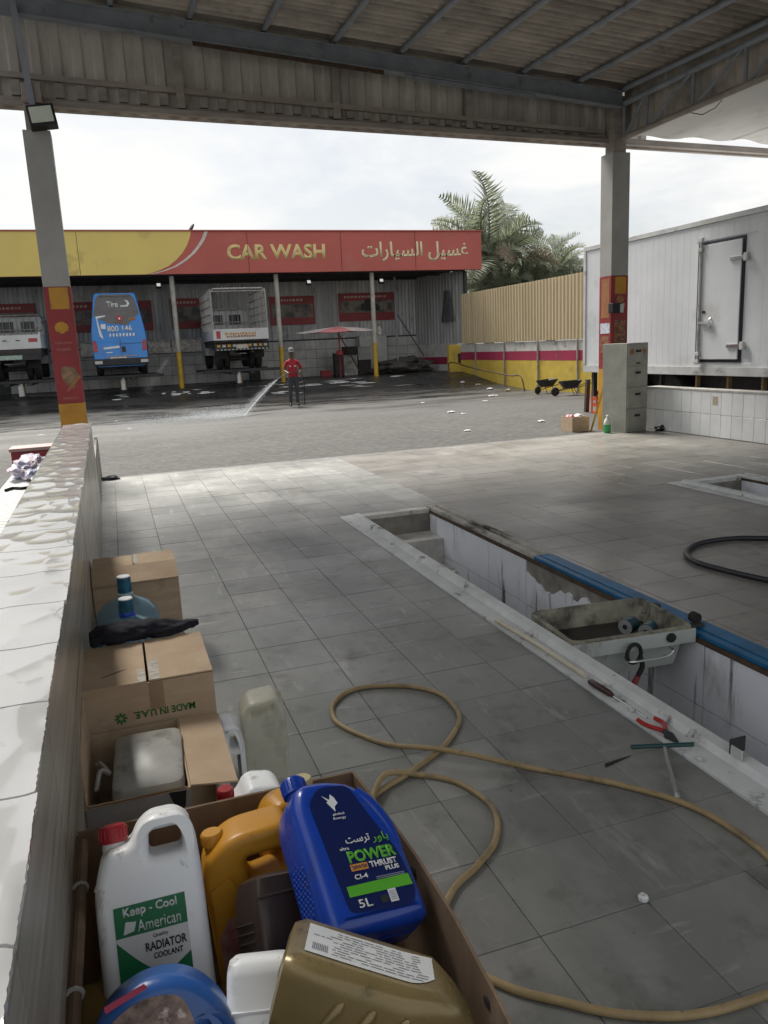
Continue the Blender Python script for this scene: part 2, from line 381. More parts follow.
def pit(dx, yend, label, blue):
    X0, X1 = 1.955+dx, 2.635+dx; Y0 = -1.15; D = -1.45
    t = thing('inspection_pit', label, 'pit', ((X0+X1)/2, yend-1, 0))
    g = MB(); g.box(X0-.10, X1+.10, Y0, yend+.02, D-.1, D); g.build('pit_floor', M_oily, t)
    g = MB(); g.box(X0-.12, X0-.001, Y0, yend, D, -.01); g.build('side_wall', M_pit_conc, t)
    g = MB(); g.box(X1+.012, X1+.13, Y0, yend, D, -.01); g.build('side_wall', M_pit_conc, t)
    g = MB(); g.box(X0-.12, X1+.13, yend, yend+.1, D, -.01); g.build('end_wall', M_pit_conc, t)
    # tiles on the right hand wall, one object each
    rn = random.Random(int(dx*10)+5); rows = 4; w_ = .60
    for r in range(rows):
        z1 = -.035-r*.335; z0 = z1-.327; y = yend-.01; k = 0
        while y > Y0+.3:
            y2 = max(y-w_+.008, Y0+.02); zt = z1
            g = MB()
            if r == 0 and blue and 3.75 < (y+y2)/2 < 4.6:      # broken row: ragged remains
                n = 12; top = [z1-.05-.085*abs(math.sin(3.1*i/n+k))-rn.uniform(0, .035) for i in range(n+1)]
                pts = [(X1, y2+(y-y2)*i/n, top[i]) for i in range(n+1)]+[(X1, y, z0), (X1, y2, z0)]
                g.poly(pts, (.012, 0, 0))
            else: g.box(X1, X1+.012+rn.uniform(-.001, .001), y2, y, z0, zt)
            g.build('wall_tile', M_pit_tile, t); y -= w_; k += 1
    # steps down from the far end
    for i, (a, b, zz) in enumerate(((yend-.32, yend-.001, -.20), (yend-.62, yend-.32, -.43), (yend-.94, yend-.62, -.67), (yend-1.26, yend-.94, -.92))):
        g = MB(); g.box(X0+.002, X1-.002, a, b, D, zz); g.build('step', M_step, t, bevel=.006)
    # steel frame round the opening
    g = MB(); g.box(X0-.16, X0, Y0, yend+.10, -.03, .010); g.build('frame_plate', M_white_steel, t, bevel=.002)
    g = MB(); g.poly([(X0-.065, Y0, .0105), (X0+.004, Y0, .0105), (X0+.004, Y0, .040), (X0-.045, Y0, .036)], (0, yend+.02-Y0, 0)); g.build('guide_rail', M_white_steel, t, bevel=.003)
    g = MB(); g.box(X0, X1, yend-.004, yend+.10, -.03, .009); g.build('end_plate', M_white_steel if not blue else M_step, t, bevel=.002)
    ys_ = 4.67 if blue else Y0
    g = MB(); g.box(X1+.012, X1+.07, ys_, yend+.10, -.03, .016); g.box(X1+.086, X1+.13, ys_, yend+.05, -.03, .028); g.build('kerb_strip', M_white_steel if not blue else mat('pit_kerb', (.50, .48, .42), (.34, .32, .28), rough=.8, scale=8, dirt=((.05, .04, .03), 7, .5, .65, (1, .3, 1)), bump=.003), t, bevel=.003)
    g = MB(); g.box(X1-.004, X1+.011, Y0, yend, -.034, -.012); g.build('wood_strip', M_brown_rust, t)
    if blue:
        for a, b, h in ((.012, .056, .010), (.060, .106, .015), (.110, .158, .011)):
            g = MB(); g.box(X1+a, X1+b, Y0, 4.665, -.03, h); g.build('blue_rail', M_blue, t, bevel=.003)
    else:
        g = MB(); g.box(X1+.131, X1+.16, Y0, yend+.10, -.03, .011); g.build('frame_plate', M_white_steel, t)
    return t
pit(0, 6.56, 'tiled inspection pit with blue steel rails and steps at its far end', True)
pit(3.4, 6.35, 'small white-framed pit opening at the right edge near the black hose', False)

# ================================================================= LOW WALL ON THE LEFT
def wx_(y): return -.173-.0093*y
M_marble = mat('white_relief_tile', (.54, .54, .53), (.46, .46, .45), rough=.08, scale=2.2, lo=.45, hi=.7, spec=.6, dirt=[((.50, .50, .49), 3.0, .60, .78), ((.30, .29, .27), 12, .64, .74)])
M_wood_tile = mat('grey_wood_look_tile', (.46, .42, .36), (.23, .205, .17), rough=.32, scale=6, stretch=(1, .22, 7), dirt=((.40, .39, .37), 1.6, .5, .75, (1, .5, 2)), rand=.10)
M_dark_joint = mat('dark_joint', (.025, .025, .025), rough=.9)
wall = thing('low_wall', 'long low wall topped with glossy white relief tiles along the left', 'wall', (-.35, 4, 0))
g = MB(); ya, yb = -1.5, 8.47
def wpoly(mb, d0, d1, y0, y1, z0, z1):
    vs = []
    for z in (z0, z1):
        for (d, y) in ((d0, y0), (d1, y0), (d1, y1), (d0, y1)): vs.append((wx_(y)+d, y, z))
    mb.add(vs, ((0,3,2,1),(4,5,6,7),(0,1,5,4),(1,2,6,5),(2,3,7,6),(3,0,4,7)))
wpoly(g, -.252, -.008, ya, yb, -.1, .858); g.build('core', M_dark_joint, wall)
rn = random.Random(11)
y = ya; k = 0
while y < yb-.02:                                       # face: two courses of long plank tiles
    y2 = min(y+.60, yb)
    for z0, z1 in ((.002, .285), (.288, .572), (.575, .846)):
        g = MB(); wpoly(g, -.0079, rn.uniform(-.001, .0005), y+.0015, y2-.0015, z0, z1); g.build('face_tile', M_wood_tile, wall)
    y = y2
from mathutils import noise as mnoise
def facet(x, yy, amp):
    """hammered relief: shallow flat-bottomed facets"""
    q = Vector((x*9+2, yy*5.4, .3))
    dd, pp = mnoise.voronoi(q); c = pp[0]; k = max(.55, min(1, mnoise.noise(Vector((x*1.5, yy*.8, 7)))*1.5+.7))
    return amp*k*(min(dd[0], .8)**2-.25)
y = ya; k = 0
while y < yb-.02:                                       # coping tiles with a relief pattern
    y2 = min(y+.335, yb); g = MB(); nx, ny = 34, 44; ov = rn.uniform(.0, .007)
    sgn = 1
    vs = []; a0, a1 = -.262, .004+ov
    for j in range(ny+1):
        for i in range(nx+1):
            yy = y+.003+(y2-y-.006)*j/ny; d = a0+(a1-a0)*i/nx
            ragged = 0 if i < nx else .0015*mnoise.noise(Vector((yy*14, k, 0)))+.0022*mnoise.noise(Vector((yy*90, k, 3)))
            vs.append((wx_(yy)+d+ragged, yy, .870+facet(d, yy, .016)*min(1, i/1.5, (nx-i)/1.5)*sgn))
    fs = [(j*(nx+1)+i, j*(nx+1)+i+1, (j+1)*(nx+1)+i+1, (j+1)*(nx+1)+i) for j in range(ny) for i in range(nx)]
    g.add(vs, fs)
    # skirt
    rim = [i for i in range(nx+1)]+[j*(nx+1)+nx for j in range(1, ny+1)]+[ny*(nx+1)+i for i in range(nx-1, -1, -1)]+[j*(nx+1) for j in range(ny-1, 0, -1)]
    low = [(vs[i][0], vs[i][1], .859) for i in rim]; n = len(rim)
    g.add([vs[i] for i in rim]+low, [(i, (i+1) % n, n+(i+1) % n, n+i) for i in range(n)])
    g.build('coping_tile', M_marble, wall, smooth=True); y = y2; k += 1
g = MB(); wpoly(g, -.25, 0, yb+.002, 10.62, -.1, .50); g.build('low_end', mat('plaster_grey', (.34, .335, .31), (.22, .215, .2), rough=.8, scale=5, bump=.003), wall)
g = MB(); wpoly(g, -.03, .012, 10.60, 10.64, 0, .53); g.build('end_trim', M_white_steel, wall)
# lower white ledge on the far side of the wall
led = thing('white_ledge', 'narrow white ribbed ledge on the outer side of the low wall', 'ledge', (-.65, 4, 0))
g = MB(); g.box(-.86, -.545, -1.5, 7.1, -.05, .60); g.build('body', mat('ledge_white', (.66, .66, .64), (.55, .55, .53), rough=.5, scale=4, dirt=((.3, .3, .28), 3, .6, .75)), led)
y = 1.6; rib = None
while y < 7.0:
    if rib is None:
        t = MB(True); t.box(-.155, .155, -.036, .036, 0, .012); rib = t.build('rib', MATS['ledge_white'], led, bevel=.004)
        rib.location = Vector((-.70, y, .60))-led.location
    else: inst(rib, led, Vector((-.70, y, .60))-led.location)
    y += .085

# ================================================================= TILED WALL ON THE RIGHT
M_wtile = mat('white_glazed_tile', (.70, .71, .71), (.62, .63, .63), rough=.28, scale=3, rand=.05, dirt=((.42, .40, .36), 6, .66, .8))
rw = thing('tiled_wall', 'low white tiled wall along the right side in front of the box truck', 'wall', (8.1, 7, 0))
g = MB(); g.box(8.012, 8.20, 2.0, 10.48, -.1, .645); g.build('core', mat('dark_grout', (.18, .175, .165), rough=.9), rw)
y = 10.48; tsrc = None
while y > 2.3:
    for z0, z1 in ((.008, .322), (.328, .642)):
        g = MB(True); 
        if tsrc is None:
            g.box(-.010, 0, -.100, .100, -.157, .157); tsrc = g.build('tile', M_wtile, rw, bevel=.002, seg=1); o = tsrc
        else: o = inst(tsrc, rw, (0, 0, 0))
        o.location = Vector((8.012+rn.uniform(-.001, .001), y-.1015, (z0+z1)/2))-rw.location
    y -= .2035
g = MB(); g.box(7.995, 8.22, 2.0, 10.49, .646, .672); g.build('coping', mat('coping_cement', (.45, .44, .41), (.33, .32, .3), rough=.8, scale=6), rw, bevel=.003)
g = MB(); g.box(7.9985, 8.0015, 8.92, 9.02, .46, .58); g.build('bare_patch', mat('tan_adhesive', (.42, .36, .26), rough=.9), rw)
# ================================================================= CANOPY
M_bluegrey = mat('blue_grey_steel', (.27, .295, .33), (.21, .23, .26), rough=.55, scale=4, dirt=((.11, .085, .07), 5, .6, .75))
M_asb = mat('asbestos_sheet', (.46, .415, .365), (.31, .28, .245), rough=.92, scale=2, rand=.12, dirt=((.17, .155, .14), 3, .56, .76), bump=.002, bscale=14)
M_fascia = mat('fascia_sheet_steel', (.60, .56, .50), (.42, .39, .35), rough=.6, scale=2.5, stretch=(1.4, 1, .5), rand=.10)
M_brown_steel = mat('dusty_brown_steel', (.36, .32, .28), (.24, .21, .185), rough=.7, scale=4, stretch=(.4, 1, 2))
M_col = mat('column_cladding', (.36, .355, .335), (.30, .295, .275), rough=.5, scale=2)
M_red = mat('faded_red', (.30, .030, .034), (.23, .028, .032), rough=.5, scale=4, dirt=((.20, .09, .07), 9, .6, .75))
M_ochre = mat('faded_yellow', (.52, .27, .030), (.42, .21, .03), rough=.55, scale=5, dirt=((.2, .12, .04), 8, .6, .75))
M_tan_print = mat('faded_print', (.36, .17, .055), (.28, .11, .05), rough=.55, scale=8)
def roofz(x, y): return 5.715-.075*x+.03*(y-10.8)
can = thing('workshop_canopy', 'dark open steel canopy with corrugated roof overhead on two clad columns', 'canopy', (3.6, 10.95, 0))
# roof sheets
SX, SY = .075, .03
tilt = Matrix.Rotation(math.atan(.03), 4, 'X') @ Matrix.Rotation(math.atan(.075), 4, 'Y')
src = None; rn = random.Random(5)
for i in range(5):
    for j in range(13):
        cx, cy = -1.40+i*1.85+.975, 11.06-.5-j*.985
        if src is None:
            t = MB(True); corr(t, (-.975, -.53, 0), (0, 1, 0), (1, 0, 0), (0, 0, 1), 1.06, 1.95, .146, .036, seg=8, thick=.006)
            src = t.build('roof_sheet', M_asb, can, smooth=True); o = src
        else: o = inst(src, can, (0, 0, 0))
        o.location = Vector((cx, cy, roofz(cx, cy)+.028+(j % 2)*.007-(i % 2)*.0075+rn.uniform(-.002, .002)))-can.location
        o.rotation_euler = (tilt.to_euler().x+rn.uniform(-.003, .003), tilt.to_euler().y+rn.uniform(-.004, .004), rn.uniform(-.004, .004))
# purlins (pipes along y)
for k in range(-1, 8):
    x = .475+.925*k
    g = MB(); g.tube([(x, -1.0, roofz(x, -1.0)-.037), (x, 11.05, roofz(x, 11.05)-.037)], .036, 10); g.build('purlin', M_bluegrey, can, smooth=True)
g = MB(); g.tube([(7.7, -1.0, roofz(7.7, -1.0)-.06), (7.7, 10.95, roofz(7.7, 10.95)-.06)], .04, 10); g.build('purlin', M_bluegrey, can, smooth=True)
# rafter over the front
def slab(mb, x0, x1, y0, y1, zb, zt, s): mb.add([(x0,y0,zb-s*x0),(x1,y0,zb-s*x1),(x1,y1,zb-s*x1),(x0,y1,zb-s*x0),(x0,y0,zt-s*x0),(x1,y0,zt-s*x1),(x1,y1,zt-s*x1),(x0,y1,zt-s*x0)], ((0,3,2,1),(4,5,6,7),(0,1,5,4),(1,2,6,5),(2,3,7,6),(3,0,4,7)))
g = MB(); slab(g, -1.35, 7.68, 10.80, 10.81, 5.41, 5.60, .075); slab(g, -1.35, 7.68, 10.76, 10.90, 5.395, 5.409, .075); slab(g, -1.35, 7.68, 10.76, 10.90, 5.601, 5.615, .075)
g.build('rafter', M_bluegrey, can)
# loose batten along the rafter's lower edge
g = MB(); slab(g, 1.4, 3.9, 10.775, 10.795, 5.345, 5.39, .075); g.build('batten', M_brown_rust, can)
g = MB(); slab(g, 4.2, 6.2, 10.77, 10.79, 5.33, 5.38, .075); g.build('batten', M_bluegrey, can)
# fascia: ribbed sheets, one object each
src = None
for k in range(13):
    x = -1.35+k*.97
    if x > 7.5: break
    if src is None:
        t = MB(True); corr(t, (0, 0, 0), (1, 0, 0), (0, 0, 1), (0, -1, 0), .985, 1.12, .246, .035, trap=True, thick=.001); src = t.build('fascia_sheet', M_fascia, can); o = src
    else: o = inst(src, can, (0, 0, 0))
    o.location = Vector((x, 11.12+.002*(k % 2), 4.56-.0195*x))-can.location
g = MB(); slab(g, -1.35, 12, 10.98, 11.075, 4.515, 4.53, .0195); slab(g, -1.35, 12, 11.06, 11.075, 4.531, 4.62, .0195); slab(g, -1.35, 12, 10.98, 10.99, 4.531, 4.575, .0195); g.build('edge_channel', M_brown_steel, can)
g = MB(); slab(g, -1.35, 12, 11.13, 11.20, 4.50, 4.60, .0195); g.build('outer_trim', M_brown_steel, can)
g = MB(); slab(g, -1.35, 7.5, 11.00, 11.05, 4.80, 4.86, .04); g.build('girt', M_brown_steel, can)
for k in range(44):
    x = -1.3+k*.246+.1
    if x > 7.4: break
    g = MB(); g.box(x-.05, x+.05, 11.03, 11.08, 4.63-.0195*x, 4.79-.04*x); g.build('clip', M_brown_steel, can)
for x in (1.22, 3.28, 5.25):
    g = MB(); g.box(x-.05, x+.05, 10.99, 11.03, 4.6-.0195*x, 5.40-.075*x); g.build('strut', M_brown_steel, can)
# columns
def column(x, y, extra):
    c = bpy.data.objects.new('column', None); COL.objects.link(c); c.parent = can; c.location = Vector((x, y, 0))-can.location
    def b(name, m, e, z0, z1, bev=.004):
        g = MB(); g.box(x-e, x+e, y-e, y+e, z0, z1); return g.build(name, m, c, bevel=bev)
    b('shaft', M_col, .155, 2.40, 4.20); b('red_cladding', M_red, .157, .965, 2.398); b('yellow_base', M_ochre, .157, -.12, .963)
    b('steel_core', M_brown_steel, .11, 4.201, 5.0 if x > 3 else 4.52)
    return c
cl = column(-.525, 10.955, 0); crr = column(7.685, 10.955, 0)
g = MB(); g.bar((-.53, 10.82, 4.45), (-.60, 10.7, 5.55), .07, .07); g.build('brace_pipe', M_bluegrey, can)
g = MB(); g.box(-.64, -.42, 10.80, 10.95, 4.50, 4.72); g.build('bracket', M_brown_steel, can, bevel=.01)
# prints on the left column
def plate(name, m, x0, x1, z0, z1, y, par):
    g = MB(); g.box(x0, x1, y-.003, y, z0, z1); return g.build(name, m, par)
yf = 10.955-.157
plate('yellow_panel', M_ochre, -.62, -.40, 2.13, 2.39, yf-.0005, cl)
def fan(par, cx, cz, r, y, m, rot=(R_(90), 0, 0)):
    pts = []
    for k in range(15):
        a = math.pi*(1.16-1.32*k/14); rr = r*(1 if k % 2 == 0 else .9); pts.append((rr*math.cos(a), rr*math.sin(a)*.95))
    pts += [(r*.35, -r*.55), (r*.28, -r*.8), (-r*.28, -r*.8), (-r*.35, -r*.55)]
    o = solid('emblem', [pts], .004, .001, m, par, res=0, smooth=False); o.rotation_euler = rot; o.location = Vector((cx, y, cz))-wloc(par); return o
fan(cl, -.525, 1.90, .085, yf-.002, M_ochre)
M_faint = mat('faint_print', (.36, .12, .09), (.3, .08, .07), rough=.6)
def worn_line(par, cx, cz, wd, h, y, m, seed):
    """a line of print too worn to read: short blocks"""
    r = random.Random(seed); g = MB(); x = cx-wd/2
    while x < cx+wd/2-.01:
        d = r.uniform(.010, .022); g.box(x, min(x+d, cx+wd/2), y-.0012, y, cz-h/2, cz+h/2*r.uniform(.5, 1)); x += d+r.uniform(.004, .010)
    return g.build('worn_print', m, par)
worn_line(cl, -.525, 1.72, .20, .030, yf, M_faint, 1); worn_line(cl, -.525, 1.64, .17, .036, yf, M_faint, 2)
o = solid('worn_sticker', [rpoly([(-.09, .13), (.05, .12), (.12, .0), (.03, -.16), (-.04, -.12), (-.1, 0)], .03)], .003, .0005, mat('worn_sticker', (.30, .20, .10), (.16, .10, .07), rough=.7, scale=18), cl, res=0)
o.rotation_euler = (R_(90), 0, 0); o.location = Vector((-.50, yf-.001, 1.30))-wloc(cl)
g = MB(); g.bar((-.55, yf-.002, 1.12), (-.38, yf-.002, 1.30), .03, .003, (0, 1, 0)); g.build('tape_strip', M_tan_print, cl)
worn_line(cl, -.51, 1.03, .20, .03, yf, M_faint, 3)
# prints on the right column
plate('yellow_panel', M_ochre, 7.60, 7.80, 2.12, 2.38, yf-.0005, crr)
fan(crr, 7.695, 2.03, .075, yf-.002, M_tan_print)
o = plate('poster', mat('collage_print', (.30, .13, .06), (.12, .06, .04), rough=.5, scale=22, lo=.45, hi=.55, dirt=((.5, .42, .34), 30, .6, .66)), 7.60, 7.80, 1.30, 1.72, yf-.001, crr)
xf = 7.685-.157
g = MB(); g.box(xf-.003, xf-.0005, 10.84, 11.05, 1.76, 2.36); g.build('poster', M_tan_print, crr)
g = MB(); g.box(xf-.0035, xf-.0005, 10.84, 11.06, 1.22, 1.48); g.build('poster', MATS['collage_print'], crr)
g = MB(); g.box(xf-.004, xf-.0008, 10.82, 11.07, 1.52, 1.68); g.build('white_notice', mat('notice_white', (.65, .67, .72), (.3, .36, .5), rough=.5, scale=30, lo=.5, hi=.6), crr)
g = MB(); g.box(7.48, 7.62, 10.68, 10.80, 1.83, 1.98); g.build('black_box', mat('black_plastic', (.012, .012, .013), rough=.5), crr, bevel=.01)
g = MB(); g.poly([(7.625, 10.79, 1.85), (7.75, 10.79, 1.83), (7.77, 10.79, 1.98), (7.70, 10.785, 1.96), (7.63, 10.79, 1.99)], (0, -.006, 0)); g.build('paper_scrap', mat('paper', (.6, .61, .6), rough=.8), crr)
# side truss running towards the camera
xt = 7.72
g = MB(); g.tube([(xt, -1.0, 4.42), (xt, 10.85, 4.40)], .042, 10); g.build('bottom_chord', M_brown_steel, can, smooth=True)
g = MB(); g.tube([(xt, -1.0, 4.80), (xt, 10.85, 4.88)], .042, 10); g.build('top_chord', M_bluegrey, can, smooth=True)
vy = [10.80, 10.27, 9.30, 8.37, 7.4, 6.4, 5.4]
for a, b in zip(vy, vy[1:]+[4.4]):
    g = MB(); g.tube([(xt, a, 4.41), (xt, a, 4.86)], .026, 8); g.build('truss_post', M_bluegrey, can, smooth=True)
    g = MB(); g.tube([(xt, a-.05, 4.43), (xt, b+.05, 4.85)], .022, 8); g.build('truss_diagonal', M_bluegrey, can, smooth=True)
for k in range(6):
    t = MB(); corr(t, (7.86, 11.0-k*.985, 4.47), (0, -1, 0), (0, 0, 1), (-1, 0, 0), .995, .66-.03*k, .177, .02, seg=6); t.build('gable_sheet', M_asb, can, smooth=True)
# lower side roof to the right, seen from below
M_side = mat('pale_roof_sheet', (.58, .565, .53), (.48, .465, .43), rough=.6, scale=2, stretch=(1, .3, 1), dirt=((.30, .27, .22), 3, .55, .75, (1, .4, 1)))
sr = thing('side_roof', 'pale wavy roof sheets under the truss at the top right', 'roof', (9.5, 8, 4.3))
for k in range(5):
    x = 7.80+k*.92; t = MB()
    corr(t, (x, -4, 4.415+.006*(k % 2)-.006*k), (1, 0, 0), (0, 1, 0), (0, 0, 1), .94, 14.74-.02*k, .94, .018+.014*(k > 1), seg=16, thick=.004, rows=10, sag=lambda a, b: -.01*math.sin(b*1.3))
    t.build('sheet', M_side, sr, smooth=True)
g = MB(); g.tube([(7.74, 9.4, 4.38), (7.80, 9.2, 4.30), (7.83, 9.0, 4.33), (7.80, 8.85, 4.38)], .006, 5); g.build('wire', M_oily, sr)
g = MB(); g.bar((10.75, 10.7, 4.36), (11.1, 10.6, 4.05), .05, .05); g.build('bracket', M_brown_steel, sr)

# floodlight on top of the left column
fl = thing('floodlight', 'square floodlight with pale glass fixed on top of the left column', 'lamp', (-.42, 10.76, 4.33))
Mx = Matrix.Translation((-.44, 10.72, 4.335)) @ Matrix.Rotation(R_(-8), 4, 'Y') @ Matrix.Rotation(R_(-14), 4, 'X')
g = MB(); g.box(-.155, .155, -.04, .10, -.125, .125, Mx); g.build('housing', MATS['black_plastic'], fl, bevel=.012)
g = MB(); g.box(-.125, .125, -.046, -.0405, -.095, .095, Mx); g.build('glass', mat('lamp_glass', (.62, .66, .58), (.55, .6, .5), rough=.15, scale=6), fl)

# ================================================================= CABINET AND THINGS BY THE COLUMN
M_cab = mat('cabinet_grey', (.34, .34, .295), (.27, .27, .235), rough=.5, scale=5, dirt=((.2, .17, .12), 4, .6, .78))
cab = thing('filing_cabinet', 'four-drawer grey steel filing cabinet in front of the right column', 'cabinet', (7.60, 10.48, 0), (0, 0, R_(13)))
g = MB(True); g.box(-.235, .235, -.22, .26, .0, 1.36); g.build('body', M_cab, cab, bevel=.005)
for k in range(4):
    z0 = .05+k*.327
    g = MB(True); g.box(-.222, .222, -.233, -.2205, z0, z0+.308); d = g.build('drawer', M_cab, cab, bevel=.004)
    g = MB(True); g.box(-.055, .055, -.248, -.2335, z0+.19, z0+.225); g.build('handle', MATS['black_plastic'], d, bevel=.004)
    if k == 3:
        for s in (-1, 1):
            g = MB(True); g.lathe([(.045, 0), (.045, .002)], (0, 0, 0), 14, Matrix.Rotation(R_(90), 4, 'X')); q = g.build('round_sticker', M_tan_print, d); q.location = (s*.14, -.2332, z0+.2)
        g = MB(True); g.box(-.05, .05, -.2355, -.2335, z0+.015, z0+.035); g.build('scuff_label', MATS['black_plastic'], d)
# green bottle
bt = thing('green_bottle', 'plastic bottle half full of green liquid beside the filing cabinet', 'bottle', (7.23, 10.42, 0))
g = MB(); g.lathe([(.002, 0), (.05, .002), (.055, .02), (.055, .13)], (7.23, 10.42, 0), 16); g.build('green_liquid', mat('green_fluid', (.05, .36, .12), rough=.3), bt, smooth=True)
g = MB(); g.lathe([(.055, .131), (.055, .16), (.045, .20), (.02, .235), (.018, .25)], (7.23, 10.42, 0), 16); g.build('upper_body', mat('milky_plastic', (.62, .66, .58), rough=.4), bt, smooth=True)
g = MB(); g.lathe([(.021, .25), (.021, .275), (.018, .278)], (7.23, 10.42, 0), 12); g.build('cap', mat('white_plastic', (.72, .73, .73), (.66, .67, .67), rough=.35), bt, smooth=True)
M_card = mat('cardboard', (.47, .355, .245), (.40, .29, .19), rough=.85, scale=7, stretch=(1, 1, 4), dirt=((.15, .095, .06), 4, .6, .8), bump=.0004, bscale=90)
def carton(name, label, x0, x1, y0, y1, z0, z1, loc=None, m=M_card, th=.005):
    t = thing(name, label, 'box', ((x0+x1)/2, (y0+y1)/2, z0))
    for nm, b in (('side_panel', (x0, x0+th, y0, y1)), ('side_panel', (x1-th, x1, y0, y1)), ('end_panel', (x0+th, x1-th, y0, y0+th)), ('end_panel', (x0+th, x1-th, y1-th, y1))):
        g = MB(); g.box(*b, z0, z1); g.build(nm, m, t)
    g = MB(); g.box(x0+th, x1-th, y0+th, y1-th, z0, z0+th); g.build('bottom', m, t)
    return t
zc = gz(11.2)
sc = carton('open_carton', 'small open carton of rubbish on the ground left of the right column', 6.98, 7.30, 11.02, 11.36, zc, zc+.24)
g = MB(); g.box(7.0, 7.28, 11.04, 11.34, zc+.16, zc+.2); g.build('rubbish_fill', M_brown_rust, sc)
def crumple(name, label, cat, loc, sx, sy, sz, m, seed, group=None, n=3, parent=None):
    bm = bmesh.new(); bmesh.ops.create_icosphere(bm, subdivisions=n, radius=1)
    for v in bm.verts:
        d = mnoise.noise(v.co*1.7+Vector((seed*3.1, seed, 0)))*.55+mnoise.noise(v.co*4+Vector((0, seed*2.7, 1)))*.25
        v.co = Vector((v.co.x*sx*(1+d), v.co.y*sy*(1+d), (v.co.z*(1+d)+.8)*sz*.55)); v.co.z = max(v.co.z, 0)
    me = bpy.data.meshes.new(name); bm.to_mesh(me); bm.free(); me.materials.append(m)
    o = bpy.data.objects.new(name, me); COL.objects.link(o); o.location = loc; o.parent = parent
    if label: tag(o, label, cat, group)
    return o
M_plast_w = mat('white_film', (.62, .62, .61), (.5, .5, .5), rough=.4, scale=12)
M_plast_r = mat('red_film', (.42, .04, .07), (.5, .25, .28), rough=.45, scale=15)
for i, (dx, dy, m) in enumerate(((-.07, .05, M_plast_r), (.05, -.02, M_plast_w), (.09, .08, M_plast_w))):
    o = crumple('crumpled_wrapper', ('crumpled red wrapper in the small carton by the column', 'crumpled white wrapper at the front of the small carton', 'crumpled white wrapper at the back right of the small carton')[i], 'wrapper', (7.14+dx, 11.18+dy, zc+.2), .07, .06, .07, m, i+2)
crumple('black_rag', 'black rag on the floor at the right foot of the filing cabinet', 'rag', (7.97, 10.10, 0), .09, .07, .09, MATS['black_plastic'], 4)
crumple('dark_scrap', 'small dark scrap on the floor beside the far end of the low wall', 'scrap', (-.16, 10.35, 0), .11, .05, .05, mat('dark_cloth', (.03, .032, .04), (.14, .14, .14), rough=.9, scale=20), 8)
# ================================================================= CAR WASH BUILDING
G2 = .36
M_sred = mat('sign_red', (.50, .112, .088), (.44, .10, .08), rough=.45, scale=.6, dirt=((.42, .16, .13), .9, .58, .8))
M_syel = mat('sign_yellow', (.74, .58, .16), (.68, .53, .16), rough=.45, scale=.7, dirt=((.30, .22, .09), .8, .58, .8))
M_swht = mat('sign_white', (.66, .62, .56), rough=.5)
M_slet = mat('sign_letter', (.72, .58, .26), (.66, .52, .22), rough=.5)
M_slet2 = mat('sign_letter_pale', (.72, .66, .42), (.66, .6, .38), rough=.5)
M_galv = mat('galvanised_sheet', (.52, .53, .53), (.38, .385, .385), rough=.55, metal=.25, scale=1.4, stretch=(2, 1, .4), rand=.12, dirt=((.12, .10, .085), 2, .6, .8))
M_dark = mat('dark_steel', (.035, .036, .04), (.02, .02, .022), rough=.6, scale=6)
M_block = mat('wash_wall_block', (.50, .50, .485), (.36, .36, .35), rough=.6, scale=2.5, rand=.10)
cw = thing('car_wash_building', 'open-fronted car wash shed with long red and yellow sign', 'building', (5, 30.5, G2))
g = MB(); g.box(-9, 14.05, 28.62, 28.78, 4.22, 5.62); sign = g.build('sign_board', M_sred, cw, bevel=.01)
yel = [(3.10, 5.615), (3.04, 5.40), (2.92, 5.15), (2.76, 4.92), (2.54, 4.70), (2.24, 4.48), (1.90, 4.34), (1.52, 4.225)]
g = MB(); g.poly([(-9, 28.62, 4.225), (-9, 28.62, 5.615)]+[(x, 28.62, z) for x, z in yel], (0, -.012, 0)); g.build('yellow_field', M_syel, sign)
aw = [(3.62, 5.61), (3.50, 5.36), (3.34, 5.14), (3.12, 4.90), (2.84, 4.68), (2.48, 4.47), (2.12, 4.34), (1.66, 4.228)]
g = MB(); g.poly([(x+.05, 28.62, z) for x, z in aw]+[(x-.07, 28.62, z) for x, z in reversed(aw)], (0, -.014, 0)); g.build('white_arc', M_swht, sign)
def on_sign(name, body, x0, x1, z0, z1, m, bold): return text(name, body, x1-x0, z1-z0, m, sign, Vector(((x0+x1)/2, 28.618, (z0+z1)/2))-wloc(sign), (R_(90), 0, 0), bold=bold, depth=.004)
on_sign('lettering', 'CAR WASH', 4.26, 7.80, 4.66, 5.19, M_slet, .035)
ar = lambda *c: ''.join(chr(x) for x in reversed(c))
on_sign('lettering', ar(0xFE8D, 0xFEDF, 0xFEB4, 0xFEF4, 0xFE8E, 0xFEAD, 0xFE8D, 0xFE95)+' '+ar(0xFECF, 0xFEB4, 0xFEF4, 0xFEDE), 9.18, 13.48, 4.55, 5.26, M_slet2, .02)
for x in (-6.2, -3.4, -.6, 5.0, 8.4, 11.3):
    g = MB(); g.box(x-.006, x+.006, 28.604, 28.6075, 4.23, 5.61); g.build('panel_seam', M_dark, sign)
g = MB(); g.box(-9, 14.08, 28.57, 28.80, 5.621, 5.66); g.build('sign_cap', M_sred, cw)
g = MB(); g.box(-9, 13.6, 28.8, 32.7, 4.32, 4.38); g.build('roof', M_dark, cw)
for y in (29.0, 30.6, 32.2):
    g = MB(); g.box(-9, 13.5, y-.05, y+.05, 4.19, 4.315); g.build('roof_beam', M_dark, cw)
src = None
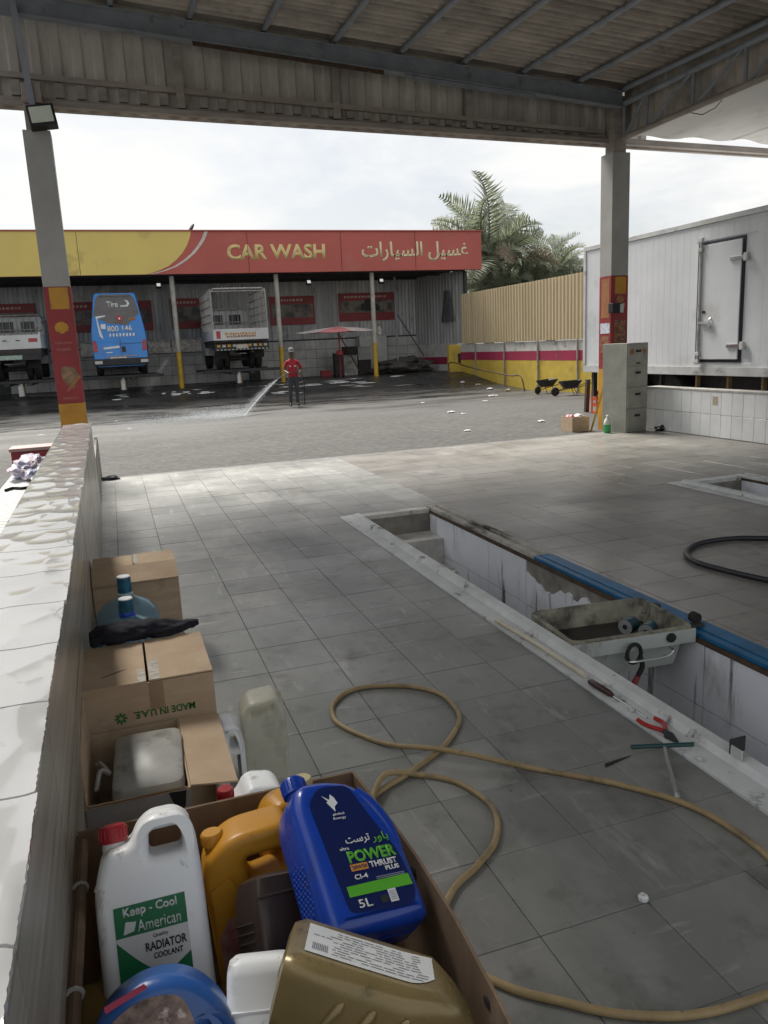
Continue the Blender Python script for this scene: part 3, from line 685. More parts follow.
for k in range(24):
    x = -9+k*.97
    if x > 13.0: break
    if src is None:
        t = MB(True); corr(t, (0, 0, 0), (1, 0, 0), (0, 0, 1), (0, -1, 0),   .98, 2.52, .163, .026, seg=6); src = t.build('wall_sheet', M_galv, cw, smooth=True); o = src
    else: o = inst(src, cw, (0, 0, 0))
    o.location = Vector((x, 32.40+.004*(k % 2), 1.80))-cw.location
g = MB(); g.box(-9, 12.7, 32.32, 32.6, .2, 1.90); g.build('low_wall_core', M_dark, cw)
src = None
for r in range(4):
    for k in range(36):
        x = -3.6+k*.452+(r % 2)*.0
        if x > 12.3: continue
        if src is None:
            t = MB(True); t.box(-.22, .22, -.012, .02, -.178, .178); src = t.build('block', M_block, cw); o = src
        else: o = inst(src, cw, (0, 0, 0))
        o.location = Vector((x+.226, 32.306, .36+.19+r*.37))-cw.location
# posts: white over yellow
M_postw = mat('post_white', (.46, .45, .40), (.32, .31, .27), rough=.6, scale=5, dirt=((.12, .08, .05), 6, .6, .75))
M_posty = mat('post_yellow', (.55, .36, .03), (.42, .27, .04), rough=.6, scale=5, dirt=((.12, .08, .05), 6, .6, .75))
for x in (-4.98, -1.32, 2.33, 6.0, 9.65):
    g = MB(); g.cyl((x, 29, 1.62), (x, 29, 4.19), .085, 12); p = g.build('post', M_postw, cw, smooth=True)
    g = MB(); g.cyl((x, 29, .2), (x, 29, 1.619), .09, 12); g.build('yellow_base', M_posty, p, smooth=True)
# side wall: ribbed sheet over painted low wall
a, b = Vector((13.52, 29.0, 0)), Vector((12.7, 32.4, 0)); d = (b-a)
for k in range(4):
    t = MB(); corr(t, a+d*(k/4)+Vector((0, 0, 1.40)), d, (0, 0, 1), (-1, -.2, 0), d.length/4+.01, 2.85, .21, .05, trap=True); t.build('wall_sheet', mat('end_wall_sheet', (.40, .41, .40), (.30, .30, .29), rough=.55, scale=1.5, stretch=(2, 2, .4), rand=.08), cw)
g = MB(); g.box(13.44, 13.56, 28.94, 29.06, .3, 4.2); g.build('corner_post', M_dark, cw)
M_bw = mat('band_white', (.55, .54, .50), (.42, .41, .38), rough=.8, scale=2, dirt=((.2, .19, .17), 2.5, .55, .75))
M_bm = mat('band_magenta', (.33, .022, .07), (.26, .025, .06), rough=.7, scale=3, dirt=((.2, .12, .1), 3, .6, .8))
M_by = mat('band_yellow', (.56, .41, .06), (.46, .33, .06), rough=.7, scale=3, dirt=((.25, .2, .08), 3, .58, .8))
for nm, m, z0, z1, e in (('white_band', M_bw, .20, .62, 0), ('red_band', M_bm, .621, .92, .004), ('white_band', M_bw, .921, 1.45, 0)):
    g = MB(); q = Vector((-.2, 0, 0)); n = Vector((-.97, -.23, 0))*(.06+e)
    g.add([a+n+Vector((0,0,z0)), a-n+Vector((0,0,z0)), b-n+Vector((0,0,z0)), b+n+Vector((0,0,z0)), a+n+Vector((0,0,z1)), a-n+Vector((0,0,z1)), b-n+Vector((0,0,z1)), b+n+Vector((0,0,z1))], ((0,3,2,1),(4,5,6,7),(0,1,5,4),(1,2,6,5),(2,3,7,6),(3,0,4,7))); g.build(nm, m, cw)
g = MB(); g.box(12.62, 13.42, 28.75, 28.93, .2, 1.40); yb_ = g.build('yellow_pier', M_by, cw, bevel=.01)
o = solid('worn_sticker', [rpoly([(-.14, .2), (.1, .22), (.16, .05), (.05, -.2), (-.12, -.15)], .05)], .004, .001, M_dark, yb_, res=0); o.rotation_euler = (R_(90), 0, 0); o.location = Vector((13.12, 28.747, .85))
o.parent = yb_; o.location = Vector((13.12, 28.747, .85))-wloc(yb_)
g = MB(); g.box(13.1, 13.55, 28.95, 29.3, .3, 1.44); g.build('grey_pier', M_block, cw)
# posters on the back wall
M_prd = mat('poster_red', (.28, .022, .028), (.22, .02, .025), rough=.45, scale=3)
M_pic = mat('poster_picture', (.20, .17, .14), (.05, .045, .045), rough=.45, scale=3.2, lo=.44, hi=.58, dirt=((.30, .05, .04), 3.5, .6, .68))
M_ptx = mat('poster_text', (.6, .45, .4), rough=.6)
for i, (x0, x1, z0, z1, pic) in enumerate(((-9, -2.4, 2.5, 3.62, 1), (-1.9, -.1, 2.5, 3.62, 1), (.7, 1.75, 2.5, 3.62, 1), (2.45, 3.9, 2.5, 3.66, 1), (6.35, 8.22, 2.5, 3.64, 1), (9.25, 11.78, 2.56, 3.70, 1))):
    g = MB(); g.box(x0, x1, 32.33, 32.36, z0, z1); p = g.build('poster', M_prd, cw)
    g = MB(); g.box(x0+.08, x1-.08, 32.323, 32.329, z0+(.34 if i == 5 else .28), z1-.32); q = g.build('picture', M_pic, p)
    r = random.Random(i)
    for ln in range(1):
        x = x0+.25; t = MB()
        while x < x1-.5: dd = r.uniform(.05, .12); t.box(x, x+dd, 32.325, 32.3295, z1-.2, z1-.12); x += dd+.05
        t.build('worn_print', M_ptx, p)
    if i == 5:
        t = MB(); t.poly([(10.2, 32.322, 2.98), (11.05, 32.322, 2.95), (11.05, 32.322, 3.15), (10.9, 32.322, 3.28), (10.75, 32.322, 3.45), (10.45, 32.322, 3.45), (10.35, 32.322, 3.28), (10.2, 32.322, 3.2)], (0, -.003, 0)); t.build('car_silhouette', M_dark, q)
# small wall lamps
for i, x in enumerate((1.9, 7.3, 10.15)):
    g = MB(); Mx = Matrix.Translation((x, 29.35, 3.93)) @ Matrix.Rotation(R_(-25), 4, 'X')
    g.box(-.10, .10, -.02, .1, -.09, .09, Mx); p = g.build('lamp_housing', M_dark, cw, bevel=.02)
    g = MB(); g.box(-.065, .065, -.03, -.021, -.055, .055, Mx); g.build('lamp_glass', mat('lit_lamp', (1, .98, .92), rough=.3, emit=(.15)), p)
    g = MB(); g.bar((x, 29.4, 4.0), (x, 29.4, 4.2), .04); g.build('lamp_arm', M_dark, p)
# rugs hung over the low wall
M_rug = mat('shaggy_rug', (.78, .74, .66), (.45, .42, .36), rough=.95, scale=9, lo=.4, hi=.6, bump=.02, bscale=18)
for i, (x0, x1, lab) in enumerate(((-1.0, .15, 'shaggy beige rug hung over the wash wall left of the blue van'), (1.45, 2.30, 'shaggy beige rug hung between the blue van and the first post'), (2.36, 3.55, 'shaggy beige rug hung behind the first post beside the cage truck'))):
    g = MB(); n = 14; rings = []
    for k in range(n+1):
        x = x0+(x1-x0)*k/n; j = lambda s: .03*mnoise.noise(Vector((x*4, s, i)))
        zb = 1.58+.05*mnoise.noise(Vector((x*9, 5, i)))
        rings.append([(x, 32.30+j(1), zb), (x, 32.16+j(2), zb+.03), (x, 32.14+j(3), 1.8), (x, 32.17+j(4), 2.05+j(5)), (x, 32.29, 2.12+j(6)), (x, 32.30, 1.9)])
    g.loft(rings); tag(g.build('rug', M_rug, None, smooth=True), lab, 'rug', 'rugs drying on the wash wall')
# hanging cloth on the end wall
g = MB(); rings = []
for k in range(9):
    t_ = k/8; wd = .10+.20*t_; z = 3.55-1.2*t_; c = a+d*.30+Vector((-.13, -.03, 0)); u = d.normalized()
    rings.append([c+u*(wd*math.cos(q*math.pi/5)*1.5)+Vector((-.06*math.sin(q*math.pi/5)*(1+.4*math.sin(q*2.1+k)), 0, z)) for q in range(10)])
g.loft(rings); tag(g.build('hanging_cloth', MATS['dark_cloth'], None, smooth=True), 'dark cloth hanging on the ribbed end wall of the car wash', 'cloth')
# parasol
pr = thing('parasol', 'low pink and white parasol spread behind the second and third posts', 'parasol', (8.45, 29.75, G2))
M_pk = mat('parasol_pink', (.88, .34, .34), (.82, .3, .3), rough=.7); M_pw = mat('parasol_white', (.92, .80, .78), rough=.7)
for k in range(8):
    a0, a1 = k*math.pi/4+.2, (k+1)*math.pi/4+.2; R = 1.8
    pt = lambda q, r, z: (8.45+r*math.cos(q), 29.75+r*.34*math.sin(q), z)
    g = MB(); mid = (a0+a1)/2
    g.add([pt(0, 0, 2.30), pt(a0, R, 2.10), pt(mid, R*.95, 2.07), pt(a1, R, 2.10), pt(a0, R*.5, 2.22), pt(a1, R*.5, 2.22)], ((0, 4, 5), (4, 1, 2), (4, 2, 5), (5, 2, 3)))
    g.build('canopy_panel', M_pk if k % 2 else M_pw, pr)
g = MB(); g.cyl((8.45, 29.75, G2), (8.45, 29.75, 2.30), .03, 8); g.build('pole', M_red, pr)
g = MB(); g.lathe([(.05, 1.2), (.14, 1.22), (.14, 1.36), (.05, 1.4)], (8.45, 29.75, 0), 10); g.build('clamp', M_red, pr)
# equipment under the parasol
def crate(name, label, cat, x0, x1, y0, y1, z0, z1, m, m2=None, group=None):
    t = thing(name, label, cat, ((x0+x1)/2, (y0+y1)/2, z0), group=group)
    g = MB(); g.box(x0, x1, y0, y1, z0, z1-.04); g.build('body', m, t, bevel=.015)
    g = MB(); g.box(x0-.015, x1+.015, y0-.015, y1+.015, z1-.039, z1); g.build('lid', m2 or m, t, bevel=.01)
    return t
M_wp = MATS['white_plastic']; M_bp = MATS['black_plastic']; M_greyp = mat('grey_plastic', (.3, .31, .31), (.22, .22, .22), rough=.5)
crate('pump_box', 'white pump box standing under the right end of the parasol', 'box', 9.02, 9.6, 31.2, 31.7, G2, 1.18, mat('dirty_white', (.42, .42, .4), (.2, .2, .19), rough=.6, scale=4, lo=.4, hi=.6))
crate('black_crate', 'black crate on top of the white pump box', 'crate', 9.08, 9.55, 31.25, 31.65, 1.181, 1.52, M_bp)
crate('grey_crate', 'grey crate beside the white pump box, left of the third post', 'crate', 9.66, 10.2, 31.25, 31.7, G2+.6, 1.5, M_greyp)
crate('black_bin', 'black bin under the grey crate left of the third post', 'bin', 9.66, 10.2, 31.25, 31.7, G2, G2+.599, M_bp)
crate('black_box', 'small black box on the ground left of the second post', 'box', 5.2, 5.62, 31.5, 31.8, G2, .85, M_bp)
crate('red_toolbox', 'small red toolbox on the ground under the parasol', 'toolbox', 8.0, 8.42, 31.0, 31.25, G2, .62, M_red)
crate('grey_drum', 'dark grey box beside the parasol pole', 'box', 8.66, 8.9, 31.3, 31.6, G2, 1.3, M_dark, M_greyp)
g = MB(); g.bar((9.6, 30.7, G2), (8.95, 31.4, 2.0), .035); tag(g.build('leaning_stick', M_brown_rust, None), 'thin stick leaning across the crates by the third post', 'stick')
g = MB(); g.bar((12.3, 30.6, 1.0), (11.35, 31.0, 2.7), .045); tag(g.build('leaning_pole', M_dark, None), 'dark pole leaning beside the ribbed end wall', 'pole')
g = MB(); g.cyl((11.25, 30.9, G2), (11.25, 30.9, 4.19), .05, 8); tag(g.build('thin_pipe', M_greyp, None), 'thin grey pipe standing right of the third post', 'pipe')
# rubble mound and low platform at the right of the bays
crumple('rubble_mound', 'dark mound of rubble right of the third post', 'rubble', (11.5, 30.9, G2-.02), 1.15, .7, .62, mat('dark_rubble', (.05, .048, .045), (.11, .105, .095), rough=.9, scale=6, bump=.03, bscale=8), 5, n=4)
crate('concrete_plinth', 'grey concrete plinth behind the third post', 'plinth', 9.9, 11.1, 31.75, 32.25, G2, 1.95, M_block)
for i, x in enumerate((10.9, )):
    t = thing('white_jug', 'small white jug standing on the concrete plinth', 'jug', (10.86, 31.95, 1.95))
    g = MB(); g.lathe([(.09, 1.951), (.11, 1.97), (.11, 2.2), (.04, 2.3), (.04, 2.33)], (10.86, 31.95, 0), 12); g.build('body', M_wp, t, smooth=True)
    g = MB(); g.lathe([(.045, 2.331), (.045, 2.37)], (10.86, 31.95, 0), 10); g.build('cap', M_red, t)

# ================================================================= VEHICLE LIFTS AND VEHICLES
M_chrome = mat('lift_piston', (.60, .61, .62), (.5, .5, .5), rough=.25, metal=.9)
M_van_blue = mat('van_blue', (.020, .23, .66), (.016, .19, .56), rough=.3, scale=2, coat=.4)
M_van_grey = mat('van_grey_film', (.13, .12, .118), (.09, .085, .08), rough=.3, scale=3, coat=.3)
M_whitev = mat('vehicle_white', (.62, .63, .63), (.52, .53, .53), rough=.4, scale=2, dirt=((.3, .28, .25), 3, .6, .8))
M_rubber = mat('rubber', (.018, .018, .018), rough=.85)
M_tail = mat('tail_light', (.36, .012, .016), rough=.2, coat=.5)
M_glassd = mat('dark_glass', (.02, .022, .025), rough=.08)
M_under = mat('underbody', (.035, .034, .033), (.06, .055, .05), rough=.8, scale=5)
M_rack = mat('rack_paint', (.40, .39, .37), (.24, .23, .22), rough=.6, scale=5)
def lift(x, y, label):
    t = thing('vehicle_lift', label, 'lift', (x, y, gz(y)), group='hydraulic lifts in the wash bays')
    g = MB(); g.cyl((x, y, gz(y)-.02), (x, y, .84), .115, 16); g.build('piston', M_chrome, t, smooth=True)
    g = MB(); g.lathe([(.24, gz(y)-.02), (.24, gz(y)+.05), (.15, gz(y)+.07)], (x, y, 0), 16); g.build('collar', M_dark, t)
    for dy in (-.75, 1.6):
        g = MB(); g.box(x-1.32, x+1.32, y+dy-.12, y+dy+.12, .84, .93); g.build('cross_arm', M_dark, t, bevel=.01)
    for s in (-1, 1):
        g = MB(); g.box(x+s*.33-.08, x+s*.33+.08, y-.9, y+2.0, .76, .839); g.build('beam', M_dark, t, bevel=.01)
    return t
def wheel(t, x, y, r, wd):
    g = MB(True); Mx = Matrix.Rotation(R_(90), 4, 'Y')
    g.lathe([(r*.62, -wd/2), (r*.92, -wd/2), (r, -wd*.32), (r, wd*.32), (r*.92, wd/2), (r*.62, wd/2)], (x, y, r), 22, Mx); w_ = g.build('wheel', M_rubber, t, smooth=True)
    g = MB(True); g.lathe([(r*.1, -wd*.51), (r*.3, -wd*.46), (r*.6, -wd*.40), (r*.6, wd*.40), (r*.3, wd*.46), (r*.1, wd*.51)], (x, y, r), 16, Mx); g.build('rim', M_greyp, w_, smooth=True)
# --- blue van
LZ = .93
lift(.36, 28.75, 'lift with a shiny piston carrying the blue van')
van = thing('blue_van', 'blue and grey panel van with white lettering raised on a wash lift', 'van', (.37, 27.75, LZ))
prof = [(.30, .74), (.36, .82), (.6, .86), (1.2, .87), (1.5, .845), (2.2, .73), (2.52, .68), (2.63, .645), (2.66, .58)]
ring = [(-w_, z) for z, w_ in prof]+[(w_, z) for z, w_ in reversed(prof)]
g = MB(True)
def vr(y, sc=1, sh=.1, top=1): return [Vector((x*sc, y+sh*(z-.3), z if z < 1.2 else 1.2+(z-1.2)*top)) for x, z in ring]
g.loft([vr(.0, .97), vr(.05), vr(2.5, 1, 0), vr(3.9, 1, 0, 1), vr(4.6, .97, -.25, .72), vr(4.95, .92, -.3, .28)]); g.build('body', M_van_blue, van, smooth=True)
RX = Matrix.Rotation(math.atan(.1), 4, 'X').inverted()
def rear(name, pts, m, e, par=van):
    """flat part on the sloping rear face; pts in (x, z)"""
    g = MB(True); g.poly([(x, .1*(z-.3)-e, z) for x, z in pts], (0, -.006, 0)); return g.build(name, m, par)
wz = lambda z: .97*(.845+(z-1.5)*(.715-.845)/.7) if z < 2.2 else .97*(.715+(z-2.2)*(-.25))
rear('grey_film', [(-wz(1.95)+.01, 1.95), (-.30, 1.70), (.30, 1.62), (wz(2.02)-.01, 2.02), (wz(2.5)-.02, 2.5), (.48, 2.61), (-.48, 2.61), (-wz(2.5)+.02, 2.5)], M_van_grey, .001)
rear('rear_window', rpoly([(-.58, 2.08), (.58, 2.08), (.52, 2.5), (-.52, 2.5)], .08), M_van_grey, .008)
M_vw = mat('van_white_print', (.72, .74, .76), rough=.4)
tilt_x = R_(90)-math.atan(.1)
def vt(body, x, z, wd, h, m=M_vw, bold=.02): return text('lettering', body, wd, h, m, van, (x, .1*(z-.3)-.017, z), (R_(90)-math.atan(.1)+0, 0, 0), bold=bold, depth=.004)
vt('Tire', -.10, 2.30, .36, .20)
rear('tyre_graphic', [(.13+.02, 2.22), (.38, 2.22), (.44, 2.32), (.40, 2.42), (.28, 2.44), (.36, 2.36), (.36, 2.28), (.15, 2.26)], M_vw, .016)
vt('800 146', .05, 1.52, .78, .19); 
rear('emblem', rpoly([(-.02, 1.86), (.06, 1.74), (.16, 1.80), (.15, 1.92), (.04, 1.94)], .03), mat('emblem_red', (.5, .02, .04), rough=.4), .009)
rear('emblem_dot', rpoly([(.04, 1.82), (.10, 1.80), (.10, 1.88), (.05, 1.88)], .02), M_vw, .016)
rear('white_graphic', [(-.62, 1.86), (-.36, 1.92), (-.36, 1.96), (-.66, 1.93), (-.60, 1.30), (-.50, 1.20), (-.50, 1.28), (-.56, 1.5)], M_vw, .009)
rear('sticker', [(-.53, 1.52), (-.38, 1.52), (-.38, 1.68), (-.53, 1.68)], M_vw, .010); rear('sticker', [(.36, 1.78), (.58, 1.78), (.58, 1.86), (.36, 1.86)], M_tan_print, .010)
r = random.Random(4); x = -.30
while x < .52:
    rear('white_mark', [(x, 1.28), (x+.05, 1.26), (x+.07, 1.36), (x+.01, 1.37)], M_vw, .009); x += .105
rear('white_line', [(-.52, .86), (-.02, .90), (-.02, .97), (-.52, .93)], M_vw, .009)
rear('white_line', [(-.45, .74), (-.25, .75), (-.25, .78), (-.45, .77)], M_vw, .009)
rear('reflector_strip', [(-.46, .60), (.50, .62), (.50, .645), (-.46, .625)], M_ochre, .009)
rear('door_seam', [(.015, .62), (.025, .62), (.025, 1.2), (.015, 1.2)], M_dark, .009); rear('door_seam', [(.03, 1.02), (.74, 1.04), (.74, 1.05), (.03, 1.03)], M_dark, .009)
rear('door_handle', rpoly([(.05, .76), (.17, .76), (.17, .94), (.05, .94)], .02), M_dark, .009)
rear('roof_brow', [(-.50, 2.56), (.50, 2.56), (.46, 2.62), (-.46, 2.62)], M_van_grey, .03)
for s in (-1, 1): rear('tail_light', [(s*.70, .80), (s*.835, .80), (s*.835, 1.14), (s*.76, 1.16), (s*.72, 1.05)], M_tail, .012)
g = MB(True); g.box(-.86, .86, -.10, .03, .34, .56); g.build('bumper', M_dark, van, bevel=.03)
g = MB(True); g.box(-.34, .16, -.03, -.012, .49, .60); p_ = g.build('number_plate', M_vw, van)
g = MB(True); g.box(-.28, .10, -.034, -.0305, .52, .57); g.build('worn_print', M_dark, p_)
for s in (-1, 1):
    g = MB(True); g.box(s*.72-.12, s*.72+.12, -.13, -.105, .40, .50); g.build('bumper_lamp', mat('lamp_clear', (.5, .5, .5), rough=.15), van)
    wheel(van, s*.72, .95, .34, .21); wheel(van, s*.72, 3.75, .34, .21)
    g = MB(True); g.box(s*.40-.28, s*.40+.28, .3, 4.2, .24, .40); g.build('underbody', M_under, van)
g = MB(True); g.box(-.2, .2, .5, 3.8, .2, .39); g.build('exhaust_tunnel', M_under, van)
# --- trucks
def truck(x, y, label, cage, wd=1.88):
    t = thing('cage_truck' if cage else 'flatbed_truck', label, 'truck', (x, y, LZ)); h = wd/2
    for s in (-1, 1):
        g = MB(True); g.box(s*.36-.05, s*.36+.05, .05, 4.6, .55, .76); g.build('chassis_rail', M_under, t)
        wheel(t, s*.68, 1.05, .37, .2); wheel(t, s*.44, 1.05, .37, .18); wheel(t, s*.70, 3.9, .37, .22)
        g = MB(True); g.box(s*(h-.02)-.02, s*(h-.02)+.02, .03, 3.3, 1.0, 1.36 if cage else 1.5); g.build('bed_side', M_whitev, t, bevel=.008)
        g = MB(True); g.box(s*.62-.18, s*.62+.18, .35, .39, .38, .78); g.build('mudflap', M_rubber, t)
    g = MB(True); g.cyl((-.7, 1.05, .37), (.7, 1.05, .37), .09, 10); g.build('axle', M_under, t)
    g = MB(True); g.box(-h+.04, h-.04, .03, 3.3, .93, 1.0); g.build('bed_floor', M_under, t)
    for k in range(6):
        g = MB(True); g.box(-h+.04, h-.04, .2+k*.55, .28+k*.55, .78, .929); g.build('cross_member', M_under, t)
    g = MB(True); g.box(-h, h, -.01, .03, .99, 1.36 if cage else 1.42); tg = g.build('tailgate', M_whitev, t, bevel=.008)
    g = MB(True); g.box(-h+.02, h-.02, -.05, .0, .64, .86); bpz = g.build('bumper', M_dark, t, bevel=.01)
    if cage:
        for k in range(10):
            xx = -h+.14+k*(wd-.28)/9
            g = MB(True); g.box(xx-.055, xx+.055, -.056, -.0505, .76, .84); g.build('reflector', M_postw if k % 2 else M_ochre, bpz)
        for k in range(14):
            xx = -h+.1+k*(wd-.2)/13
            g = MB(True); g.box(xx-.035, xx+.035, -.056, -.0505, .655, .69); g.build('reflector', M_postw, bpz)
        g = MB(True); g.box(-.2, .2, -.066, -.0565, .70, .83); g.build('number_plate', M_postw, bpz)
        rr = random.Random(2)
        for sx, x0, x1, z, m in ((0, -.55, .5, 1.2, M_ochre), (0, -.5, .45, 1.11, M_tan_print)):
            q = x0
            while q < x1:
                dd = rr.uniform(.03, .08); g = MB(True); g.box(q, q+dd, -.0135, -.0105, z-.035, z+.035*rr.uniform(.6, 1.2)); g.build('worn_print', m, tg); q += dd+.025
        g = MB(True); g.box(-.84, -.70, -.0135, -.0105, 1.05, 1.30); g.build('tail_sticker', M_tail, tg)
        for s in (-1, 1):      # lattice side racks
            g = MB(True); X = s*(h-.02); n = 9
            for k in range(n+1):
                yy = .02+3.25*k/n; g.box(X-.016, X+.016, yy-.018, yy+.018, 1.36, 2.68-(0 if k else 0))
            for z in (1.62, 1.88, 2.14, 2.40, 2.66): g.box(X-.012, X+.012, .02, 3.28, z-.018, z+.018)
            g.build('side_rack', M_rack, t)
        g = MB(True); g.tube([(-h+.02, 0, 1.36), (-h+.02, 0, 2.55), (-h+.12, 0, 2.68), (h-.12, 0, 2.68), (h-.02, 0, 2.55), (h-.02, 0, 1.36)], .026, 8); g.build('rear_hoop', M_rack, t)
        g = MB(True); g.bar((-h+.05, 0, 2.60), (h-.05, 0, 2.60), .03); g.build('hoop_bar', M_rack, t)
    zt = 2.2
    g = MB(True)
    for k in range(9):
        xx = -h+.06+k*(wd-.12)/8; g.box(xx-.014, xx+.014, 3.24, 3.27, 1.4, zt)
    for z in (1.7, zt): g.box(-h+.04, h-.04, 3.235, 3.275, z-.018, z+.018)
    g.build('front_rack', M_rack, t)
    g = MB(True)
    g.loft([[Vector((sx*px, yy, z)) for sx, z in ((-1, .5), (1, .5), (1, 1.5), (.92, zz), (-.92, zz), (-1, 1.5))] for yy, px, zz in ((3.4, .86, 2.15), (4.2, .86, 2.2), (4.75, .84, 1.9), (5.0, .84, 1.3))]); cabm = g.build('cab', M_whitev, t, bevel=.02)
    for s in (-1, 1):
        g = MB(True); g.box(s*.34-.22, s*.34+.22, 3.388, 3.3995, 1.62, 1.98); g.build('rear_window', M_glassd, cabm)
    if not cage:
        for s in (-1, 1):
            g = MB(True); g.box(s*.72-.13, s*.72+.13, -.022, -.0105, 1.20, 1.31); g.build('tail_light', M_tail, tg)
            g = MB(True)
            for z in (1.56, 1.70): g.tube([(s*(h-.02), .05, z), (s*(h-.02), 3.25, z+.42)], .018, 6)
            g.build('side_rail', M_rack, t)
        for xx in (-.1, .28):
            g = MB(True); g.box(xx-.06, xx+.06, -.014, -.0105, 1.24, 1.27); g.build('worn_print', M_dark, tg)
        g = MB(True); g.box(-.4, .35, -.062, -.0505, .67, .80); g.build('number_plate', mat('plate_green', (.45, .5, .46), (.2, .35, .28), rough=.5, scale=20), bpz)
        g = MB(True); g.box(-h+.02, h-.02, -.02, .02, .865, .985); g.build('rear_sill', M_under, t)
    return t
lift(4.33, 28.6, 'lift with a shiny piston carrying the white cage truck')
truck(4.33, 27.4, 'white cage truck with lattice sides raised on a wash lift', True)
lift(-2.85, 28.5, 'lift with a shiny piston carrying the white flatbed truck at the left edge')
truck(-2.95, 27.5, 'white flatbed truck raised on a wash lift at the left edge', False)
# ================================================================= BOUNDARY FENCE
M_beige = mat('beige_sheet', (.50, .41, .255), (.44, .355, .22), rough=.6, scale=1.2, stretch=(1, 2, .3), rand=.05, dirt=((.34, .26, .16), 2, .62, .8))
fe = thing('boundary_fence', 'beige ribbed sheet fence on a white, magenta and yellow striped wall', 'fence', (13.1, 23, 0))
src = None; y = 28.4
while y > 13:
    if src is None:
        t = MB(True); corr(t, (0, 0, 0), (0, -1, 0), (0, 0, 1), (-1, 0, 0), .98, 1.86, .20, .028, trap=True); src = t.build('fence_sheet', M_beige, fe); o = src
    else: o = inst(src, fe, (0, 0, 0))
    o.location = Vector((13.02+.003*(int(y) % 2), y, 1.42))-fe.location; y -= .97
for nm, m, z0, z1, e in (('yellow_band', M_by, -.3, .80, 0), ('magenta_band', M_bm, .801, 1.10, .003), ('white_band', M_bw, 1.101, 1.40, 0)):
    g = MB(); g.box(13.05-e, 13.25, 13, 28.6, z0, z1); g.build(nm, m, fe)
for y in (27.2, 24.9, 22.6, 20.3, 18.0, 15.7):
    g = MB(); g.box(13.0, 13.045, y-.018, y+.018, gz(y), 1.42); g.build('post', M_brown_steel, fe)
# bent rail lying in front
g = MB(); g.tube(spline([(12.2, 27.8, gz(27.8)+.02), (12.2, 27.7, .75), (12.35, 26.0, .55), (12.5, 23.6, .33), (12.55, 22.9, .32), (12.55, 22.6, gz(22.6))], 5), .022, 6); tag(g.build('bent_rail', M_brown_rust, None, smooth=True), 'thin bent rusty rail in front of the striped fence wall', 'rail')
# wheelbarrows
def barrow(x, y, rz, label):
    t = thing('wheelbarrow', label, 'wheelbarrow', (x, y, gz(y)), (0, 0, rz), group='wheelbarrows parked by the fence'); t.scale = (.66,)*3
    g = MB(True); lo = [(-.28, -.17, .34), (.22, -.17, .30), (.22, .17, .30), (-.28, .17, .34)]; hi = [(-.48, -.30, .64), (.42, -.30, .60), (.42, .30, .60), (-.48, .30, .64)]
    g.loft([[Vector(p) for p in hi], [Vector(p) for p in lo], [Vector((p[0]*.93, p[1]*.9, p[2]+.02)) for p in lo], [Vector((p[0]*.96, p[1]*.95, p[2]+.001)) for p in hi]], cap=False)
    g.add(lo, ((0, 1, 2, 3),)); g.build('tray', MATS['dark_steel'], t)
    g = MB(True); g.lathe([(.06, -.045), (.17, -.045), (.19, 0), (.17, .045), (.06, .045)], (.62, 0, .19), 16, Matrix.Rotation(R_(90), 4, 'X')); g.build('wheel', M_rubber, t, smooth=True)
    for s in (-1, 1):
        g = MB(True); g.tube([(.62, s*.06, .19), (.2, s*.20, .28), (-.4, s*.24, .35), (-.95, s*.26, .52)], .018, 6); g.build('handle', M_brown_rust, t)
        g = MB(True); g.tube([(-.15, s*.21, .30), (-.30, s*.22, 0)], .016, 6); g.build('leg', M_brown_rust, t)
barrow(12.40, 21.0, R_(200), 'dark wheelbarrow in front of the striped fence, left of the pair')
barrow(12.25, 19.5, R_(165), 'dark wheelbarrow by the corner of the box truck, right of the pair')

# ================================================================= BOX TRUCK ON THE RIGHT
M_box = mat('box_white', (.64, .66, .68), (.57, .59, .61), rough=.3, scale=1.1, dirt=[((.38, .38, .37), .7, .57, .80, (1, 1, 1.3)), ((.62, .63, .64), 2.2, .5, .8, (1, 2, .6))], bump=.001, bscale=6)
M_rail = mat('box_rail', (.60, .61, .61), (.48, .48, .47), rough=.4, metal=.2, scale=3, dirt=((.18, .17, .15), 4, .55, .75, (1, .5, 1)))
M_gask = mat('gasket', (.02, .025, .035), rough=.6)
bt_ = thing('box_truck', 'long white refrigerated box truck with a side door parked beyond the tiled wall', 'truck', (10.2, 9, 0))
X0 = 9.0; Y0, Y1 = 2.5, 13.78
g = MB(); g.box(X0+.012, 11.5, Y0, Y1, .80, 3.17); g.build('box_core', M_box, bt_)
y = Y1-.06
while y > Y0:
    if y < 9.52 or y-.1535 > 10.60:
        g = MB(); g.box(X0, X0+.0115, y-.1535, y, .935, 3.10); g.build('side_panel', M_box, bt_, bevel=.0012, seg=1)
    else:
        g = MB(); g.box(X0, X0+.0115, y-.1535, y, .935, .985); g.build('side_panel', M_box, bt_, bevel=.0012, seg=1)
        g = MB(); g.box(X0, X0+.0115, y-.1535, y, 2.86, 3.10); g.build('side_panel', M_box, bt_, bevel=.0012, seg=1)
    y -= .155
g = MB(); g.box(X0-.02, X0+.03, Y0, Y1+.02, 3.105, 3.185); g.build('top_rail', M_rail, bt_, bevel=.006)
g = MB(); g.box(X0-.018, X0+.03, Y0, Y1+.02, .79, .93); g.build('bottom_rail', M_rail, bt_, bevel=.006)
g = MB(); g.box(X0-.022, X0+.05, Y1-.055, Y1+.022, .931, 3.104); g.build('corner_rail', M_rail, bt_, bevel=.006)
g = MB(); g.box(9.0, 11.5, Y1+.001, Y1+.03, .8, 3.2); g.build('end_wall', M_box, bt_)
D0, D1, DZ0, DZ1 = 9.60, 10.58, 1.0, 2.84
